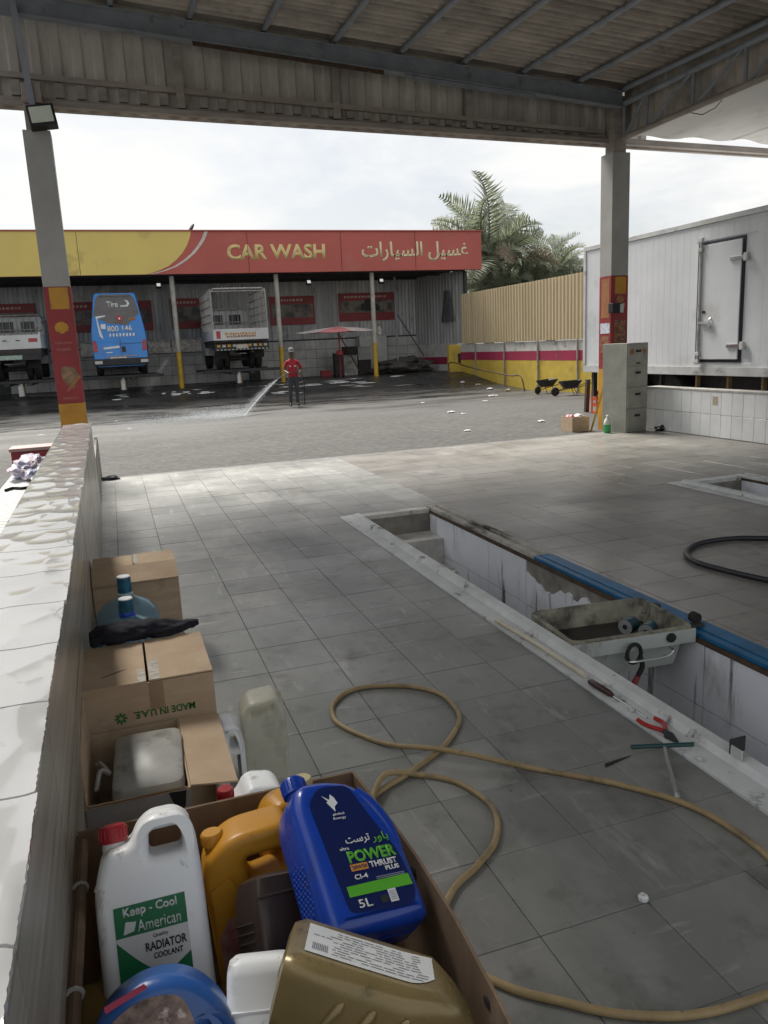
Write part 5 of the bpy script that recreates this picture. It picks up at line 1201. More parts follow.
g = MB(); g.tube(spline([(5.1, 3.55, bz), (4.75, 4.02, bz), (4.32, 4.27, bz), (4.10, 4.38, bz), (3.82, 4.38, bz), (3.59, 4.24, bz), (3.49, 4.05, bz), (3.50, 3.82, bz), (3.58, 3.51, bz), (3.75, 3.1, bz), (4.0, 2.6, bz)], 8), .018, 12); tag(g.build('black_hose', mat('black_hose', (.022, .023, .03), rough=.4), None, smooth=True), 'thick black hose loop on the floor at the right edge', 'hose')

# ================================================================= CARTONS BY THE WALL
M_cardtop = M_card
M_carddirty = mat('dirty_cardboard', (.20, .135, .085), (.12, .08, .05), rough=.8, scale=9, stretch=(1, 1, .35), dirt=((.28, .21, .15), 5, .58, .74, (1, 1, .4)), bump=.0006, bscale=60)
M_tape = mat('torn_tape', (.46, .43, .38), (.30, .27, .22), rough=.6, scale=40, lo=.4, hi=.6)
M_green = mat('green_print', (.03, .16, .035), rough=.8)
# far carton with raised front flap
b1 = carton('closed_carton', 'brown carton farthest along the wall behind the water bottles', -.205, .205, 3.93, 4.27, 0, .425)
g = MB(); g.box(-.203, -.006, 4.03, 4.265, .4255, .470); g.box(.002, .203, 4.03, 4.265, .4255, .472); g.build('top_flap', M_card, b1)
g = MB(); g.poly([(-.205, 4.028, .472), (-.205, 3.905, .415), (-.205, 3.905, .419), (-.205, 4.028, .477)], (.41, 0, 0)); g.build('front_flap', M_card, b1)
g = MB(); g.box(-.002, .018, 4.06, 4.262, .4725, .4733); g.build('tape', M_tape, b1)
# printed carton
b2 = carton('printed_carton', 'closed carton with upside-down green MADE IN U.A.E. print below the black cloth', -.2, .203, 2.43, 2.81, 0, .494)
for x0, x1, dz in ((-.199, -.004, .0), (.004, .202, .002)):
    g = MB(); g.box(x0, x1, 2.431, 2.809, .4945+dz, .4995+dz); g.build('top_flap', M_card, b2)
g = MB(); g.box(-.030, -.006, 2.433, 2.54, .4997, .5004); g.build('tape', M_tape, b2)
g = MB(); g.box(.007, .038, 2.433, 2.60, .5017, .5024); g.build('tape', M_tape, b2)
g = MB(); g.poly([(-.14, 2.52, .4998), (-.085, 2.555, .4998), (-.06, 2.558, .4998), (-.10, 2.535, .4998), (-.14, 2.515, .4998)], (0, 0, .0006)); g.build('dark_smear', M_carddirty, b2)
g = MB(); g.box(.0, .045, 2.4293, 2.4299, .40, .493); g.build('tape', mat('brown_tape', (.33, .22, .135), rough=.45), b2)
text('lettering', 'MADE IN U.A.E.', .19, .024, M_green, b2, Vector((.042, 2.4288, .392))-wloc(b2), (R_(90), R_(180), 0), bold=.02, depth=.0006)
g = MB()
for k in range(8):
    a = k*math.pi/4; g.bar((-.092+.006*math.cos(a), 2.4285,   .390+.006*math.sin(a)), (-.092+.019*math.cos(a), 2.4285,   .390+.019*math.sin(a)), .007, .0008, (0, 1, 0))
g.build('green_mark', M_green, b2)
# open carton with a jerrycan
b3 = carton('open_carton', 'open carton holding a grey jerrycan in front of the printed carton', -.19, .078, 1.985, 2.415, 0, .362)
g = MB(); g.poly([(.079, 1.99, .360), (.079, 2.405, .363), (.203, 2.400, .358), (.203, 1.975, .352)], (0, 0, .005)); g.build('right_flap', M_card, b3)
g = MB(); g.poly([(-.189, 2.0, .363), (-.189, 2.40, .363), (-.194, 2.38, .505), (-.194, 2.08, .48)], (.005, 0, 0)); g.build('left_flap', M_card, b3)
g = MB(); g.poly([(-.184, 1.983, .363), (.07, 1.983, .363), (.06, 1.965, .376), (-.18, 1.97, .374)], (0, 0, .004)); g.build('front_flap', M_card, b3)
g = MB(); g.poly([(.02, 1.9810, .360), (.066, 1.9810, .358), (.060, 1.9810, .314), (.045, 1.9810, .292), (.028, 1.9810, .334)], (0, -.0012, 0)); g.build('dark_print', M_rubber, b3)
g = MB(); g.box(-.189, .076, 1.9815, 1.9838, .02, .358); g.build('white_liner', mat('white_card', (.30, .29, .28), (.24, .23, .22), rough=.85), b3)
M_jer = mat('grey_translucent', (.40, .405, .38), (.30, .30, .275), rough=.3, scale=8, dirt=((.16, .155, .135), 8, .55, .7), sss=0)
j3 = thing('jerrycan', 'grimy grey jerrycan lying in the open carton', 'jerrycan', (-.03, 2.18, .15))
def rbox(mb, hx, hy, z0, z1, r, M=None):
    rg = [rr_(hx*.93, hy*.93, r*.9, z0), rr_(hx, hy, r, z0+.02), rr_(hx, hy, r, z1-.025), rr_(hx*.96, hy*.96, r, z1-.006), rr_(hx*.86, hy*.86, r*.8, z1)]
    if M is not None: rg = [[M @ p for p in q] for q in rg]
    mb.loft(rg)
Mj = Matrix.Translation((-.022, 2.18, .15)) @ Matrix.Rotation(R_(-3), 4, 'Z') @ Matrix.Rotation(R_(4), 4, 'X')
g = MB(); rbox(g, .097, .15, .0, .235, .035, Mj); g.build('body', M_jer, j3, smooth=True)
for s in (-.07, -.1):
    g = MB(); g.tube([Mj @ Vector((s*.2-.05, -.150, .06)), Mj @ Vector((s*.2+.05, -.152, .06))], .004, 5); g.build('rib', M_jer, j3)
g = MB(); g.lathe([(.022, 0), (.022, .02), (.018, .024)], Mj @ Vector((.06, -.145, .10)), 14, Matrix.Rotation(R_(90), 4, 'X')); g.build('neck', M_jer, j3, smooth=True)
g = MB(); g.tube(spline([(-.165, 2.08, .355), (-.15, 2.12, .39), (-.128, 2.14, .365), (-.15, 2.18, .38), (-.165, 2.22, .36)], 5), .006, 5); g.build('clear_strip', mat('clear_film', (.5, .5, .48), rough=.2, alpha=.5), j3)
b3['label'] = b3['label']

# ================================================================= WATER BOTTLES AND CLOTH
M_bot = mat('clear_blue_plastic', (.16, .34, .46), (.12, .28, .40), rough=.06, alpha=.52, spec=.7, scale=3)
M_ice = mat('pale_blue_plastic', (.45, .60, .66), rough=.15, alpha=.8)  # pale see-through plastic of the far bottle's neck ring
M_capb = mat('bottle_cap_teal', (.030, .15, .24), (.02, .10, .17), rough=.3, scale=30, lo=.45, hi=.55)
M_ringb = mat('bright_blue_plastic', (.02, .08, .55), rough=.3)
for i, (x, y, dz, lab) in enumerate(((-.052, 3.61, .015, 'blue five-gallon water bottle standing nearer the far carton'), (-.050, 3.31, 0, 'blue five-gallon water bottle with bright blue neck ring by the black cloth'))):
    t = thing('water_bottle', lab, 'bottle', (x, y, 0), group='blue water bottles by the wall')
    g = MB(); g.lathe([(.10, .001), (.130, .012), (.135, .05), (.135, .12), (.128, .135), (.135, .15), (.135, .24), (.128, .255), (.135, .27), (.143, .335), (.132, .375), (.098, .408), (.050, .432), (.031, .442), (.029, .462)], (x, y, dz*0), 32, None, False); g.build('body', M_bot, t, smooth=True)
    g = MB(); g.lathe([(.034, .445), (.036, .452), (.030, .462)], (x, y, 0), 20, None, False); g.build('neck_ring', M_ringb if i else M_ice, t, smooth=True)
    g = MB(); g.lathe([(.0305, .458), (.032, .465), (.0305, .505+dz), (.029, .515+dz), (.001, .517+dz)], (x, y, 0), 20, None, False); c_ = g.build('cap', M_capb, t, smooth=True)
    g = MB(); g.lathe([(.0296, .516+dz), (.028, .5195+dz), (.001, .5195+dz)], (x, y, 0), 20, None, False); g.build('cap_rim', M_wp, c_, smooth=True)
cl_ = MB(); path = spline([(-.18, 2.85, .520), (-.15, 2.85, .525), (-.08, 2.85, .530), (0, 2.85, .530), (.06, 2.85, .525), (.12, 2.85, .522), (.17, 2.86, .520), (.205, 2.875, .517)], 12)
rad = [.028, .046, .050, .046, .048, .032, .022, .014]; rings = []
for i, p in enumerate(path):
    t = i/(len(path)-1)*7; k = min(int(t), 6); r = rad[k]*(1-(t-k))+rad[k+1]*(t-k); n = 40; rg = []
    for q in range(n):
        a = 2*math.pi*q/n; f = 1+.08*math.sin(5*a+i*.12)+.04*math.sin(9*a-i*.15)+.30*mnoise.noise(Vector((math.cos(a)*1.6, math.sin(a)*1.6, i*.11)))+.12*mnoise.noise(Vector((math.cos(a)*5, math.sin(a)*5, i*.3)))
        zz = p.z+r*.70*math.sin(a)*f
        yy = p.y+r*1.15*math.cos(a)*f
        if yy < 2.81: zz = max(zz, .5045)
        rg.append(Vector((p.x, yy, zz)))
    rings.append(rg)
cl_.loft(rings); tag(cl_.build('black_cloth', mat('black_navy_cloth', (.008, .009, .016), (.014, .015, .024), rough=.9, scale=30, bump=.002, bscale=50), None, smooth=True), 'twisted black cloth lying on the printed carton against the water bottle', 'cloth')

# ================================================================= THINGS ON THE LEDGE
rb = crate('red_barrier', 'red block with pale top standing beyond the ledge on the left', 'barrier', -1.12, -.62, 9.2, 9.5, -.03, .60, M_red, mat('pale_red', (.45, .28, .27), rough=.7))
crumple('plastic_bag', 'crumpled pink and blue plastic bag at the far end of the white ledge', 'bag', (-.70, 6.75, .612), .13, .32, .15, mat('pink_bag', (.70, .58, .63), (.5, .5, .64), rough=.3, scale=14, lo=.42, hi=.58, dirt=((.7, .7, .72), 22, .55, .62)), 12, n=4)
crumple('blue_wrapper', 'small blue wrapper stuck to the front of the plastic bag', 'wrapper', (-.60, 6.35, .612), .05, .10, .06, mat('blue_wrapper', (.12, .30, .50), (.4, .45, .5), rough=.3, scale=25), 13)
g = MB(); g.tube(spline([(-.80, 6.02, .622), (-.76, 6.10, .622), (-.70, 6.05, .622), (-.64, 6.08, .622), (-.60, 6.14, .622)], 5), .011, 6); tag(g.build('black_strap', M_rubber, None, smooth=True), 'short curved black strap lying on the white ledge', 'strap')
# ================================================================= FOREGROUND CARTON FULL OF JUGS
bx = thing('jug_carton', 'large worn carton full of oil and coolant jugs in the foreground', 'box', (.14, 1.22, 0))
RIM = .485
def rx(y): return .452+.030*math.sin(math.pi*max(0, min(1, (1.69-y)/.95)))
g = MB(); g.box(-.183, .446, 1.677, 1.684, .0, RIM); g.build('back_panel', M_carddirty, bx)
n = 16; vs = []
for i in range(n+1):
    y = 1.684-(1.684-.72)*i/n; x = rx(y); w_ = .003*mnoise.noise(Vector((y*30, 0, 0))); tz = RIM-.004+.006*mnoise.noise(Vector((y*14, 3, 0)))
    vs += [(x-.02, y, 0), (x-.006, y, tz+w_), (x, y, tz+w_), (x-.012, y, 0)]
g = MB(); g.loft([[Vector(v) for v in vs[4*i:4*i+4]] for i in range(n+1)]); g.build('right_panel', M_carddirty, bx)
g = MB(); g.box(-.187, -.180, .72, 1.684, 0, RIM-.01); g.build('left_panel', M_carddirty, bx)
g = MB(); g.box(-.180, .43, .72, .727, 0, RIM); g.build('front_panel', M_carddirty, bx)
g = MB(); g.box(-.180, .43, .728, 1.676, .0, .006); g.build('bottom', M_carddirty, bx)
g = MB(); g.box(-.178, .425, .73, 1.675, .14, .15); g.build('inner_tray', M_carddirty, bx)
# folded roll of card along the left rim with ties
g = MB(); g.tube([(-.172, 1.66, .47), (-.170, 1.4, .475), (-.172, 1.1, .47), (-.172, .8, .47)], .011, 8); g.build('rolled_rim', M_carddirty, bx, smooth=True)
for y in (1.50, 1.22):
    g = MB(); g.tube([(-.172+.013*math.cos(a*.7), y, .472+.013*math.sin(a*.7)) for a in range(10)], .004, 5); g.build('tie', M_jer, bx)
for y in (1.40, 1.33, .98):
    g = MB(); g.lathe([(.010, 0), (.010, .003)], (rx(y)-.0075, y, RIM-.04), 8, Matrix.Rotation(R_(-90), 4, 'Y')); g.build('staple', M_dark, bx)

def cap_part(par, x, y, z, r, h, m, tilt=0, name='cap', n=22):
    """screw cap standing on the jug's top, axis along local y"""
    g = MB(True); Mx = Matrix.Translation((x, y, z)) @ Matrix.Rotation(R_(tilt), 4, 'Z') @ Matrix.Rotation(R_(-90), 4, 'X')
    g.lathe([(r, 0), (r, h*.12), (r*.97, h*.2), (r*.97, h*.85), (r*.85, h), (.001, h)], (0, 0, 0), n, Mx); c = g.build(name, m, par, smooth=True)
    g = MB(True)
    for k in range(18):
        a = 2*math.pi*k/18; p0 = Mx @ Vector((r*.985*math.cos(a), r*.985*math.sin(a), h*.22)); p1 = Mx @ Vector((r*.985*math.cos(a), r*.985*math.sin(a), h*.84)); g.bar(p0, p1, .0016)
    g.build('grip_ribs', m, c)
    return c
def neck_part(par, x, y0, y1, z, r, m):
    g = MB(True); g.lathe([(r, y0), (r, y1)], (x, 0, z), 18, Matrix.Rotation(R_(-90), 4, 'X'), False)
    return g.build('neck', m, par, smooth=True)
M_wjug = mat('white_jug_plastic', (.86, .88, .89), (.80, .82, .83), rough=.35, scale=5, dirt=[((.55, .54, .50), 9, .58, .76), ((.34, .32, .28), 26, .64, .74), ((.40, .38, .34), 7, .60, .70, (3, 3, .6))], spec=.4, bump=.0004, bscale=25)
M_redcap = mat('red_cap', (.36, .015, .022), (.30, .012, .02), rough=.4)
M_lgreen = mat('label_green', (.008, .16, .055), rough=.45); M_lwhite = mat('label_white', (.68, .70, .70), rough=.45); M_lblack = mat('label_black', (.02, .03, .028), rough=.5)
# --- white coolant jug
wj = thing('coolant_jug', 'white radiator coolant jug with red cap and green label', 'jug')
frame(wj, (-.040, 1.370, .312), (1, 0, 0), (0, math.sin(R_(24)), math.cos(R_(24)))); wj.scale = (1.06, 1.03, 1.12)
BODY = [(-.094, -.035), (.094, -.035), (.094, .195), (.090, .27), (.068, .312), (.012, .312), (-.012, .295), (-.026, .268), (-.074, .262), (-.094, .20)]
HOLE = [(.004, .238), (.066, .238), (.066, .284), (.008, .284)]
DP = .13
solid('body', [rpoly(BODY, [.02, .02, .05, .05, .03, .02, .02, .012, .02, .06], 6), rpoly(HOLE, .012, 5)], DP, .020, M_wjug, wj, res=5)
# recessed-looking shoulder ridge and seam
g = MB(True); g.box(-.0935, .0935, .1995, .2015, -DP/2+.02, DP/2-.0195); g.build('shoulder_seam', M_wjug, wj)
neck_part(wj, -.055, .255, .285, 0, .021, M_wjug); cap_part(wj, -.055, .272, 0, .026, .030, M_redcap)
zf = DP/2+.0003
def lab(name, pts, m, par, e, z0=None): 
    g = MB(True); z = (zf if z0 is None else z0)+e; g.poly([(x, y, z) for x, y in pts], (0, 0, .0006)); return g.build(name, m, par)
# face label: x -.062..+.060, y .02..+.165
LX0, LX1 = -.064, .058
lb = lab('label', [(LX0, .018), (LX1, .018), (LX1, .168), (LX0, .168)], M_lwhite, wj, 0)
lab('label_band', [(LX0, .116), (LX1, .116), (LX1, .168), (LX0, .168)], M_lgreen, lb, .0008)
sw = [(LX0, .114)]+[(LX0+.122*t, .110-.072*math.sin(min(1, t*1.25)*math.pi/2)+.030*max(0, t-.62)*2.6) for t in [k/14 for k in range(15)]]+[(LX1, .034), (LX0+.03, .034), (LX0+.008, .022), (LX0, .018)]
lab('label_swoosh', sw, M_lgreen, lb, .0008)
def jt_(body, x, y, wd, h, m, par, bold=.02, e=.0016, sh=0, z0=None): return text('lettering', body, wd, h, m, par, (x, y, (zf if z0 is None else z0)+e), (0, 0, 0), bold=bold, depth=.0005, shear=sh)
jt_('Keep - Cool', -.003, .155, .092, .020, M_lwhite, lb, .03)
jt_('American', .010, .130, .074, .020, M_lwhite, lb, .005)
g = MB(True)
for k in range(3): g.poly([(-.051+k*.006, .121+k*.001, zf+.0016), (-.045+k*.006, .121+k*.001, zf+.0016), (-.040+k*.006, .141-k*.001, zf+.0016), (-.046+k*.006, .141-k*.001, zf+.0016)], (0, 0, .0005))
g.build('flag_mark', M_lwhite, lb)
jt_('Quality', .010, .107, .026, .008, M_lblack, lb, 0)
jt_('RADIATOR', .018, .091, .070, .015, M_lblack, lb, .02); jt_('COOLANT', .020, .074, .050, .010, M_lblack, lb, .02)
jt_('FOR ALL VEHICLES', .008, .026, .084, .010, M_lblack, lb, .01)

def seam(par, pts, m):
    g = MB(True); q = [Vector((p[0], p[1], 0)) for p in pts]; g.tube(q+[q[0]], .0011, 5, False); g.build('mould_seam', m, par, smooth=True)
seam(wj, rpoly(BODY, [.02, .02, .05, .05, .03, .02, .02, .012, .02, .06], 6), M_wjug)
# --- blue engine oil jug lying back against the rim
M_blu = mat('blue_jug_plastic', (.008, .050, .36), (.006, .042, .31), rough=.28, scale=4, spec=.6, coat=.15, rvar=.08, dirt=[((.05, .07, .16), 30, .62, .72), ((.03, .045, .12), 8, .58, .70, (3, 1, 1))], bump=.0004, bscale=40)
M_navy = mat('navy_label', (.006, .015, .09), (.005, .012, .075), rough=.35); M_lime = mat('lime_print', (.10, .42, .03), rough=.45); M_org = mat('orange_print', (.65, .28, .05), rough=.5)
bj = thing('blue_oil_jug', 'blue five litre engine oil jug with navy label and green stripe', 'jug')
frame(bj, (.340, 1.196, .428), (.959, .193, -.206), (-.059, .852, .52)); bj.scale = (1.07,)*3
DB = .118
BB = [(-.098, 0), (.098, 0), (.098, .085), (.098, .165), (.070, .225), (.040, .272), (-.020, .285), (-.078, .282), (-.098, .235)]
solid('body', [rpoly(BB, [.02, .02, .06, .06, .06, .04, .02, .03, .05], 6)], DB, .026, M_blu, bj, res=6)
seam(bj, rpoly(BB, [.02, .02, .06, .06, .06, .04, .02, .03, .05], 6), M_blu)
# handle: recessed bar along the right shoulder
g = MB(True); g.tube(spline([(.100, .12, -.02), (.108, .17, -.022), (.092, .225, -.024), (.062, .268, -.024), (.030, .280, -.02)], 6), .013, 10); g.build('handle', M_blu, bj, smooth=True)
g = MB(True); g.tube(spline([(.082, .125, .045), (.080, .170, .050), (.062, .220, .050), (.040, .252, .046)], 6), .012, 10); g.build('handle_recess_rim', M_blu, bj, smooth=True)
neck_part(bj, -.052, .270, .300, -.01, .020, M_blu); cap_part(bj, -.052, .292, -.01, .025, .032, M_blu)
# rounded edge ridge on the left and dimpled grip
g = MB(True); g.tube([(-.0965, .02, .030), (-.0965, .12, .032), (-.0960, .225, .030)], .0035, 6); g.build('edge_ridge', M_blu, bj, smooth=True)
g = MB(True)
for i in range(5):
    for j in range(14):
        y = .052+j*.0078; z = -.030+i*.011+(j % 2)*.005
        if abs(j-6.5)/7 > 1.05-abs(i-2)*.16: continue
        g.lathe([(.004, -.0990+.0), (.0025, -.1005), (.0005, -.1010)], (0, y, z), 6, Matrix.Rotation(R_(90), 4, 'Y'), False)
for v in g.v: v.x = -.0982-abs(abs(v.x)-.099)
g.build('grip_dimples', M_blu, bj, smooth=True)
zb = DB/2+.0004
LBL_ = rpoly([(-.058, .030), (.066, .022), (.082, .050), (.074, .120), (.040, .205), (.020, .262), (-.040, .264), (-.070, .235)], .015, 5)
nl = lab('label', LBL_, M_navy, bj, 0, zb)
B = lambda *a, **k: jt_(*a, z0=zb, **k)
lab('bird_emblem', [(-.040, .246), (-.026, .236), (-.022, .247), (-.016, .240), (-.012, .228), (-.020, .222), (-.022, .212), (-.028, .222), (-.034, .232), (-.030, .234)], M_lwhite, nl, .0009, zb)
B('global', -.018, .206, .024, .0055, M_lwhite, nl, 0); B('Energy', -.018, .198, .026, .006, M_lwhite, nl, 0)
B(ar(0xFE97, 0xFEAE, 0xFEB3, 0xFE96), .002, .152, .050, .017, M_lwhite, nl, .01)
B(ar(0xFE91, 0xFE8E, 0xFEED, 0xFEAD), .048, .150, .034, .019, M_lime, nl, .01)
B('ultra', -.030, .140, .018, .006, M_lwhite, nl, .01)
B('POWER', .020, .123, .098, .022, M_lime, nl, .035)
lab('orange_chip', [(-.030, .098), (.004, .098), (.004, .110), (-.030, .110)], M_org, nl, .0009, zb)
B('20W50', -.013, .104, .030, .007, M_navy, nl, .01, e=.0018)
B('THRUST', .036, .104, .056, .011, M_lwhite, nl, .03); B('PLUS', .050, .0925, .028, .008, M_lwhite, nl, .03)
B('CI-4', -.016, .087, .026, .009, M_lwhite, nl, .02)
lab('green_band', [(-.050, .056), (.078, .056), (.076, .076), (-.050, .074)], M_lime, nl, .0009, zb)
B('5L', -.025, .042, .026, .014, M_lwhite, nl, .01)
lab('info_chip', [(.006, .036), (.020, .036), (.020, .048), (.006, .048)], M_lblack, nl, .0009, zb); lab('info_chip', [(.024, .034), (.040, .034), (.040, .056), (.024, .056)], M_lwhite, nl, .0009, zb)
g = MB(True); r_ = random.Random(6)
for k in range(4): g.box(.012, .070, .0800-.0030*k, .0812-.0030*k, zb+.0009, zb+.0013)
for k in range(5): g.box(.026, .038, .0375+.0035*k, .0385+.0035*k, zb+.0016, zb+.002)
g.build('fine_print', mat('fine_print', (.25, .28, .36), rough=.6), nl)

# --- gold jug lying on its side
M_gold = mat('gold_jug_plastic', (.25, .19, .085), (.21, .16, .07), rough=.30, scale=4, metal=.25, spec=.5, rvar=.08, dirt=[((.10, .075, .035), 18, .58, .72), ((.07, .05, .025), 7, .60, .70, (1, 3, 1))], bump=.0004, bscale=40)
gj = thing('gold_oil_jug', 'gold oil jug lying on its side with white paper label', 'jug')
frame(gj, (.292, 1.045, .462), (.883, -.384, -.27), (.36, .22, .90))
# local: x along the jug, y up (label face), z towards the viewer (grooved side)
rg = []
for x, hy, hz, oz, oy in ((-.158, .040, .062, 0, 0), (-.154, .056, .083, 0, 0), (-.135, .064, .094, 0, 0), (-.06, .064, .095, 0, 0), (.04, .062, .094, 0, 0), (.09, .058, .085, .002, 0), (.125, .045, .060, .012, -.002), (.150, .030, .035, .02, -.004), (.160, .022, .024, .024, -.005)):
    rg.append([Vector((x, p[1]+oy-.010*(x > -.1 and x < .1)*(1 if p[1] > 0 else 0)*(1-abs(x)/.1), p[0]+oz)) for p in rpoly([(-hz, -hy), (hz, -hy), (hz, hy), (-hz, hy)], min(hy, hz)*.55, 8)])
g = MB(True); g.loft(rg); g.build('body', M_gold, gj, smooth=True)
for k, x in enumerate((-.085, -.035, .018)):
    g = MB(True); g.tube([(x, -.035, .0955), (x+.030, .012, .0965), (x+.034, .020, .095)], [.004, .0075, .003], 8); g.build('groove_rib', M_gold, gj, smooth=True)
g = MB(True); g.tube([(-.1555, -.05, -.05), (-.1585, 0, 0), (-.1555, .05, .05)], .0025, 6); g.build('base_seam', M_gold, gj, smooth=True)
def ytop(x):
    K = ((-.2, .064), (-.135, .064), (-.06, .060), (.04, .056), (.09, .057), (.2, .05))
    for (a_, ya_), (b_, yb2) in zip(K, K[1:]):
        if x <= b_: return ya_+(yb2-ya_)*(x-a_)/(b_-a_)+.0006
nx = 16; vs = []
for i in range(nx+1):
    x = -.128+.215*i/nx; t_ = i/nx; h0 = -.050; h1 = .058 if t_ < .8 else .058-.03*((t_-.8)/.2)**2
    vs += [(x, ytop(x)+.0008, h0), (x, ytop(x)+.0008, h1)]
g = MB(True); g.add(vs, [(2*i, 2*i+2, 2*i+3, 2*i+1) for i in range(nx)]); gl = g.build('label', M_lwhite, gj)
g = MB(True); r_ = random.Random(8)
for row in range(10):
    z = -.040+row*.0092; x = -.118 if row > 2 else -.09
    while x < .06:
        dd = r_.uniform(.006, .022)
        if r_.random() < .82 and not (x < -.085 and row > 3): g.add([(x, ytop(x)+.0013, z), (x+dd, ytop(x+dd)+.0013, z), (x+dd, ytop(x+dd)+.0013, z+.0028), (x, ytop(x)+.0013, z+.0028)], ((0, 1, 2, 3),))
        x += dd+.003
for k in range(9): x = -.117+k*.003; g.add([(x, ytop(x)+.0014, .02), (x+.0016, ytop(x)+.0014, .02), (x+.0016, ytop(x)+.0014, .045), (x, ytop(x)+.0014, .045)], ((0, 1, 2, 3),))
g.build('fine_print', mat('grey_print', (.22, .23, .25), rough=.7), gl)

# --- yellow jug
M_yel = mat('yellow_jug_plastic', (.56, .27, .025), (.50, .23, .022), rough=.36, scale=4, spec=.4, dirt=((.25, .12, .03), 14, .60, .74), bump=.0005, bscale=30)
yj = thing('yellow_oil_jug', 'yellow oil jug with big handle behind the blue jug', 'jug')
frame(yj, (.172, 1.500, .245), (1, -.03, .05), (-.06, .12, .97))
solid('body', [rpoly([(-.095, -.1), (.10, -.1), (.10, .235), (.085, .272), (-.04, .268), (-.10, .215)], [.02, .02, .04, .04, .05, .04], 6), rpoly([(-.005, .155), (.070, .165), (.072, .215), (-.008, .215)], .014, 5)], .115, .020, M_yel, yj, res=5)
g = MB(True); g.poly([(-.088, .06, .0585), (-.03, .15, .0585), (-.045, .19, .0585), (-.088, .17, .0585)], (0, 0, .004)); g.build('facet', M_yel, yj, bevel=.002)
neck_part(yj, -.068, .225, .262, -.005, .019, M_yel)
cap_part(yj, -.068, .240, -.005, .024, .025, M_yel)
lab('label', [(-.085, -.04), (.085, -.04), (.085, .10), (-.085, .10)], mat('label_pinkish', (.45, .30, .25), (.3, .1, .1), rough=.5, scale=30), yj, 0, .0578)
# --- second yellow jug behind
yk = thing('yellow_jug', 'yellow jug mostly hidden behind the blue jug cap', 'jug')
frame(yk, (.285, 1.60, .26), (.97, .2, .0), (-.05, .05, 1))
solid('body', [rpoly([(-.08, -.08), (.09, -.08), (.09, .20), (.05, .25), (-.05, .25), (-.08, .21)], .03, 5)], .09, .018, M_yel, yk, res=4)
neck_part(yk, .03, .24, .262, 0, .02, M_yel); cap_part(yk, .03, .25, 0, .024, .024, mat('cream_cap', (.5, .42, .24), rough=.5))
# --- brown jug
M_brn = mat('brown_jug_plastic', (.040, .026, .021), (.034, .022, .018), rough=.33, scale=4, spec=.5)
nj = thing('brown_oil_jug', 'dark brown ribbed oil jug wedged below the blue jug', 'jug')
frame(nj, (.205, 1.325, .375), (.93, .25, -.25), (-.05, .62, .78))
rg = [[Vector((p[0], y, p[1])) for p in rpoly([(-hx, -hz), (hx, -hz), (hx, hz), (-hx, hz)], .022, 5)] for y, hx, hz in ((-.12, .078, .05), (-.112, .086, .058), (.03, .086, .058), (.085, .084, .057), (.112, .076, .050), (.12, .060, .038))]
g = MB(True); g.loft(rg); g.build('body', M_brn, nj, smooth=True)
for k in range(9):
    g = MB(True); g.tube([(-.0868, -.09+k*.016, -.036), (-.0875, -.09+k*.016, 0), (-.0868, -.09+k*.016, .036)], .0028, 5); g.build('rib', M_brn, nj, smooth=True)
g = MB(True); g.tube([(-.083, .078, .0575), (0, .080, .0585), (.083, .078, .0575)], .003, 6); g.build('seam', M_brn, nj, smooth=True)
# --- white square jug in front of the brown one
sj = thing('white_jug', 'plain white jug lying low between coolant jug and gold jug', 'jug')
frame(sj, (.118, 1.125, .40), (.98, -.15, -.08), (.02, .55, .83))
rg = [[Vector((p[0], y, p[1])) for p in rpoly([(-hx, -hz), (hx, -hz), (hx, hz), (-hx, hz)], .018, 5)] for y, hx, hz in ((-.15, .055, .045), (-.145, .062, .052), (.02, .062, .052), (.028, .058, .048), (.075, .058, .048), (.092, .054, .044), (.100, .044, .034))]
g = MB(True); g.loft(rg); g.build('body', M_wjug, sj, smooth=True)
g = MB(True); g.tube([(-.060, .024, .050), (.060, .024, .050)], .003, 6); g.build('shoulder_ridge', M_wjug, sj, smooth=True)
# --- blue jug with a picture label at the bottom edge
M_blu2 = mat('light_blue_plastic', (.030, .115, .38), (.025, .10, .34), rough=.28, scale=4, spec=.6)
pj = thing('blue_handled_jug', 'blue jug with brownish picture label and looped handle at the bottom edge', 'jug')
frame(pj, (-.045, 1.082, .360), (.995, -.06, -.05), (.02, .50, .86)); pj.scale = (1.2,)*3
OUT_ = [(-.098, -.10), (.105, -.10), (.105, .04), (.080, .110), (.030, .150), (-.030, .150), (-.080, .120), (-.098, .06)]
HO_ = [(.052, .015), (.082, .012), (.078, .060), (.056, .082)]
solid('body', [rpoly(OUT_, [.02, .02, .05, .06, .06, .05, .05, .05], 7), rpoly(HO_, .014, 5)], .105, .024, M_blu2, pj, res=6)
zp = .0528
pl_ = lab('label', rpoly([(-.086, -.09), (.038, -.09), (.044, .085), (.026, .128), (-.026, .130), (-.072, .104)], .02, 5), mat('picture_label', (.34, .24, .20), (.08, .05, .045), rough=.4, scale=16, lo=.42, hi=.6, stretch=(1, 2, 1), dirt=((.62, .55, .52), 22, .6, .68)), pj, 0, zp)
lab('label_bird', [(-.070, .080), (-.056, .092), (-.048, .106), (-.044, .090), (-.054, .076), (-.062, .070)], M_lwhite, pl_, .0009, zp)
lab('pink_edge', [(-.070, .128), (-.020, .146), (-.016, .140), (-.068, .120)], mat('pink_print', (.45, .04, .10), rough=.4), pj, .001, zp-.004)
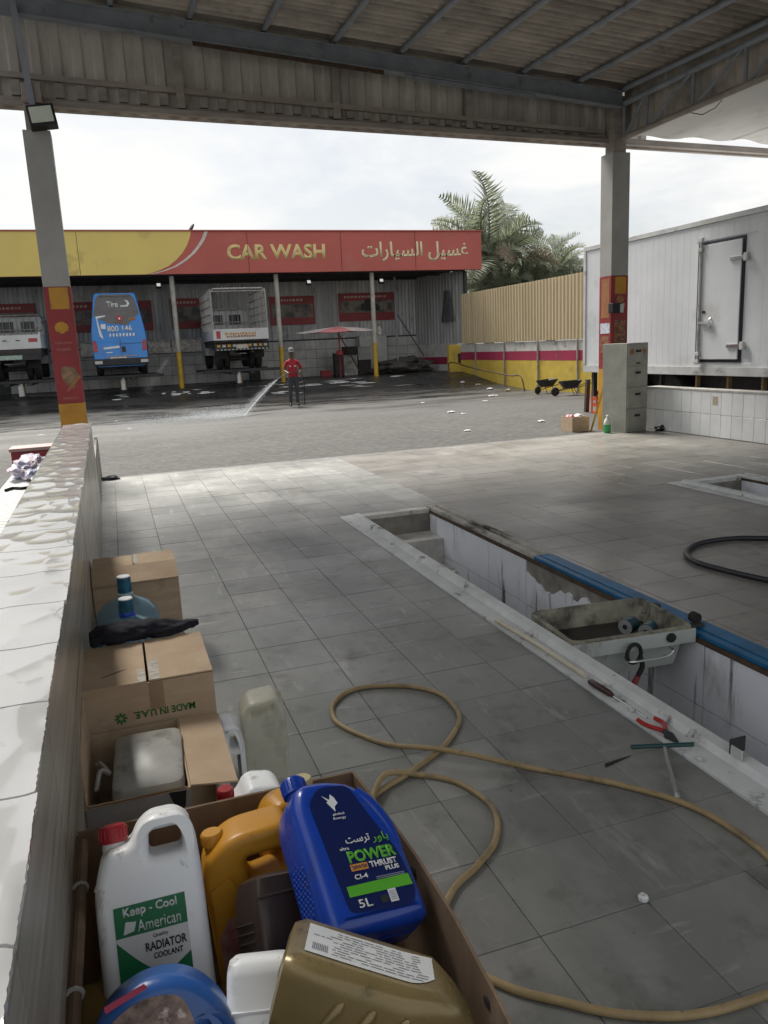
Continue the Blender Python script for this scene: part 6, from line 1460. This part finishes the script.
# --- dim things deep in the left of the carton
yc = crate('yellow_packet', 'dim yellow packet deep between the coolant jug and the left carton side', 'packet', -.17, -.135, 1.20, 1.36, .151, .36, mat('dull_yellow_card', (.24, .16, .04), rough=.8))

# ================================================================= JUGS BEHIND THE CARTON
M_trans = mat('yellowish_translucent', (.62, .61, .50), (.52, .51, .41), rough=.3, scale=5, alpha=.52, dirt=((.30, .29, .22), 6, .55, .72))
tj = thing('clear_jerrycan', 'translucent yellowish jerrycan standing on the floor right of the cartons', 'jerrycan')
frame(tj, (.360, 2.50, .0), (.995, -.05, 0), (0, 0, 1))
solid('body', [rpoly([(-.075, 0), (.075, 0), (.075, .30), (.050, .36), (-.045, .352), (-.075, .315)], [.015, .015, .03, .02, .02, .03], 5), rpoly([(-.045, .300), (.030, .312), (.032, .338), (-.043, .328)], .008, 4)], .13, .016, M_trans, tj, res=4)
neck_part(tj, .055, .325, .352, 0, .016, M_trans)
g = MB(True); g.box(-.0755, .0755, .287, .290, -.05, .05); g.build('seam', M_trans, tj)
wk = thing('white_handled_jug', 'white jug half hidden behind the open carton flap', 'jug')
frame(wk, (.225, 2.40, .0), (1, 0, 0), (0, 0, 1))
solid('body', [rpoly([(-.05, 0), (.05, 0), (.05, .27), (.028, .335), (-.03, .34), (-.05, .27)], .022, 6), rpoly([(.002, .25), (.030, .25), (.024, .305), (.006, .308)], .008, 4)], .11, .018, M_wjug, wk, res=4)
rk = thing('red_capped_jug', 'white jug with red cap standing just behind the jug carton', 'jug')
frame(rk, (.228, 1.90, .0), (.995, .03, 0), (0, 0, 1)); rk.scale = (1, 1.09, 1)
solid('body', [rpoly([(-.085, 0), (.085, 0), (.085, .30), (.070, .352), (-.012, .365), (-.036, .325), (-.085, .30)], [.02, .02, .03, .03, .03, .02, .02], 6), rpoly([(.0, .305), (.060, .298), (.055, .330), (.004, .340)], .010, 5)], .11, .018, M_wjug, rk, res=4)
neck_part(rk, -.068, .30, .338, 0, .016, M_wjug); cap_part(rk, -.068, .325, 0, .022, .030, M_redcap)
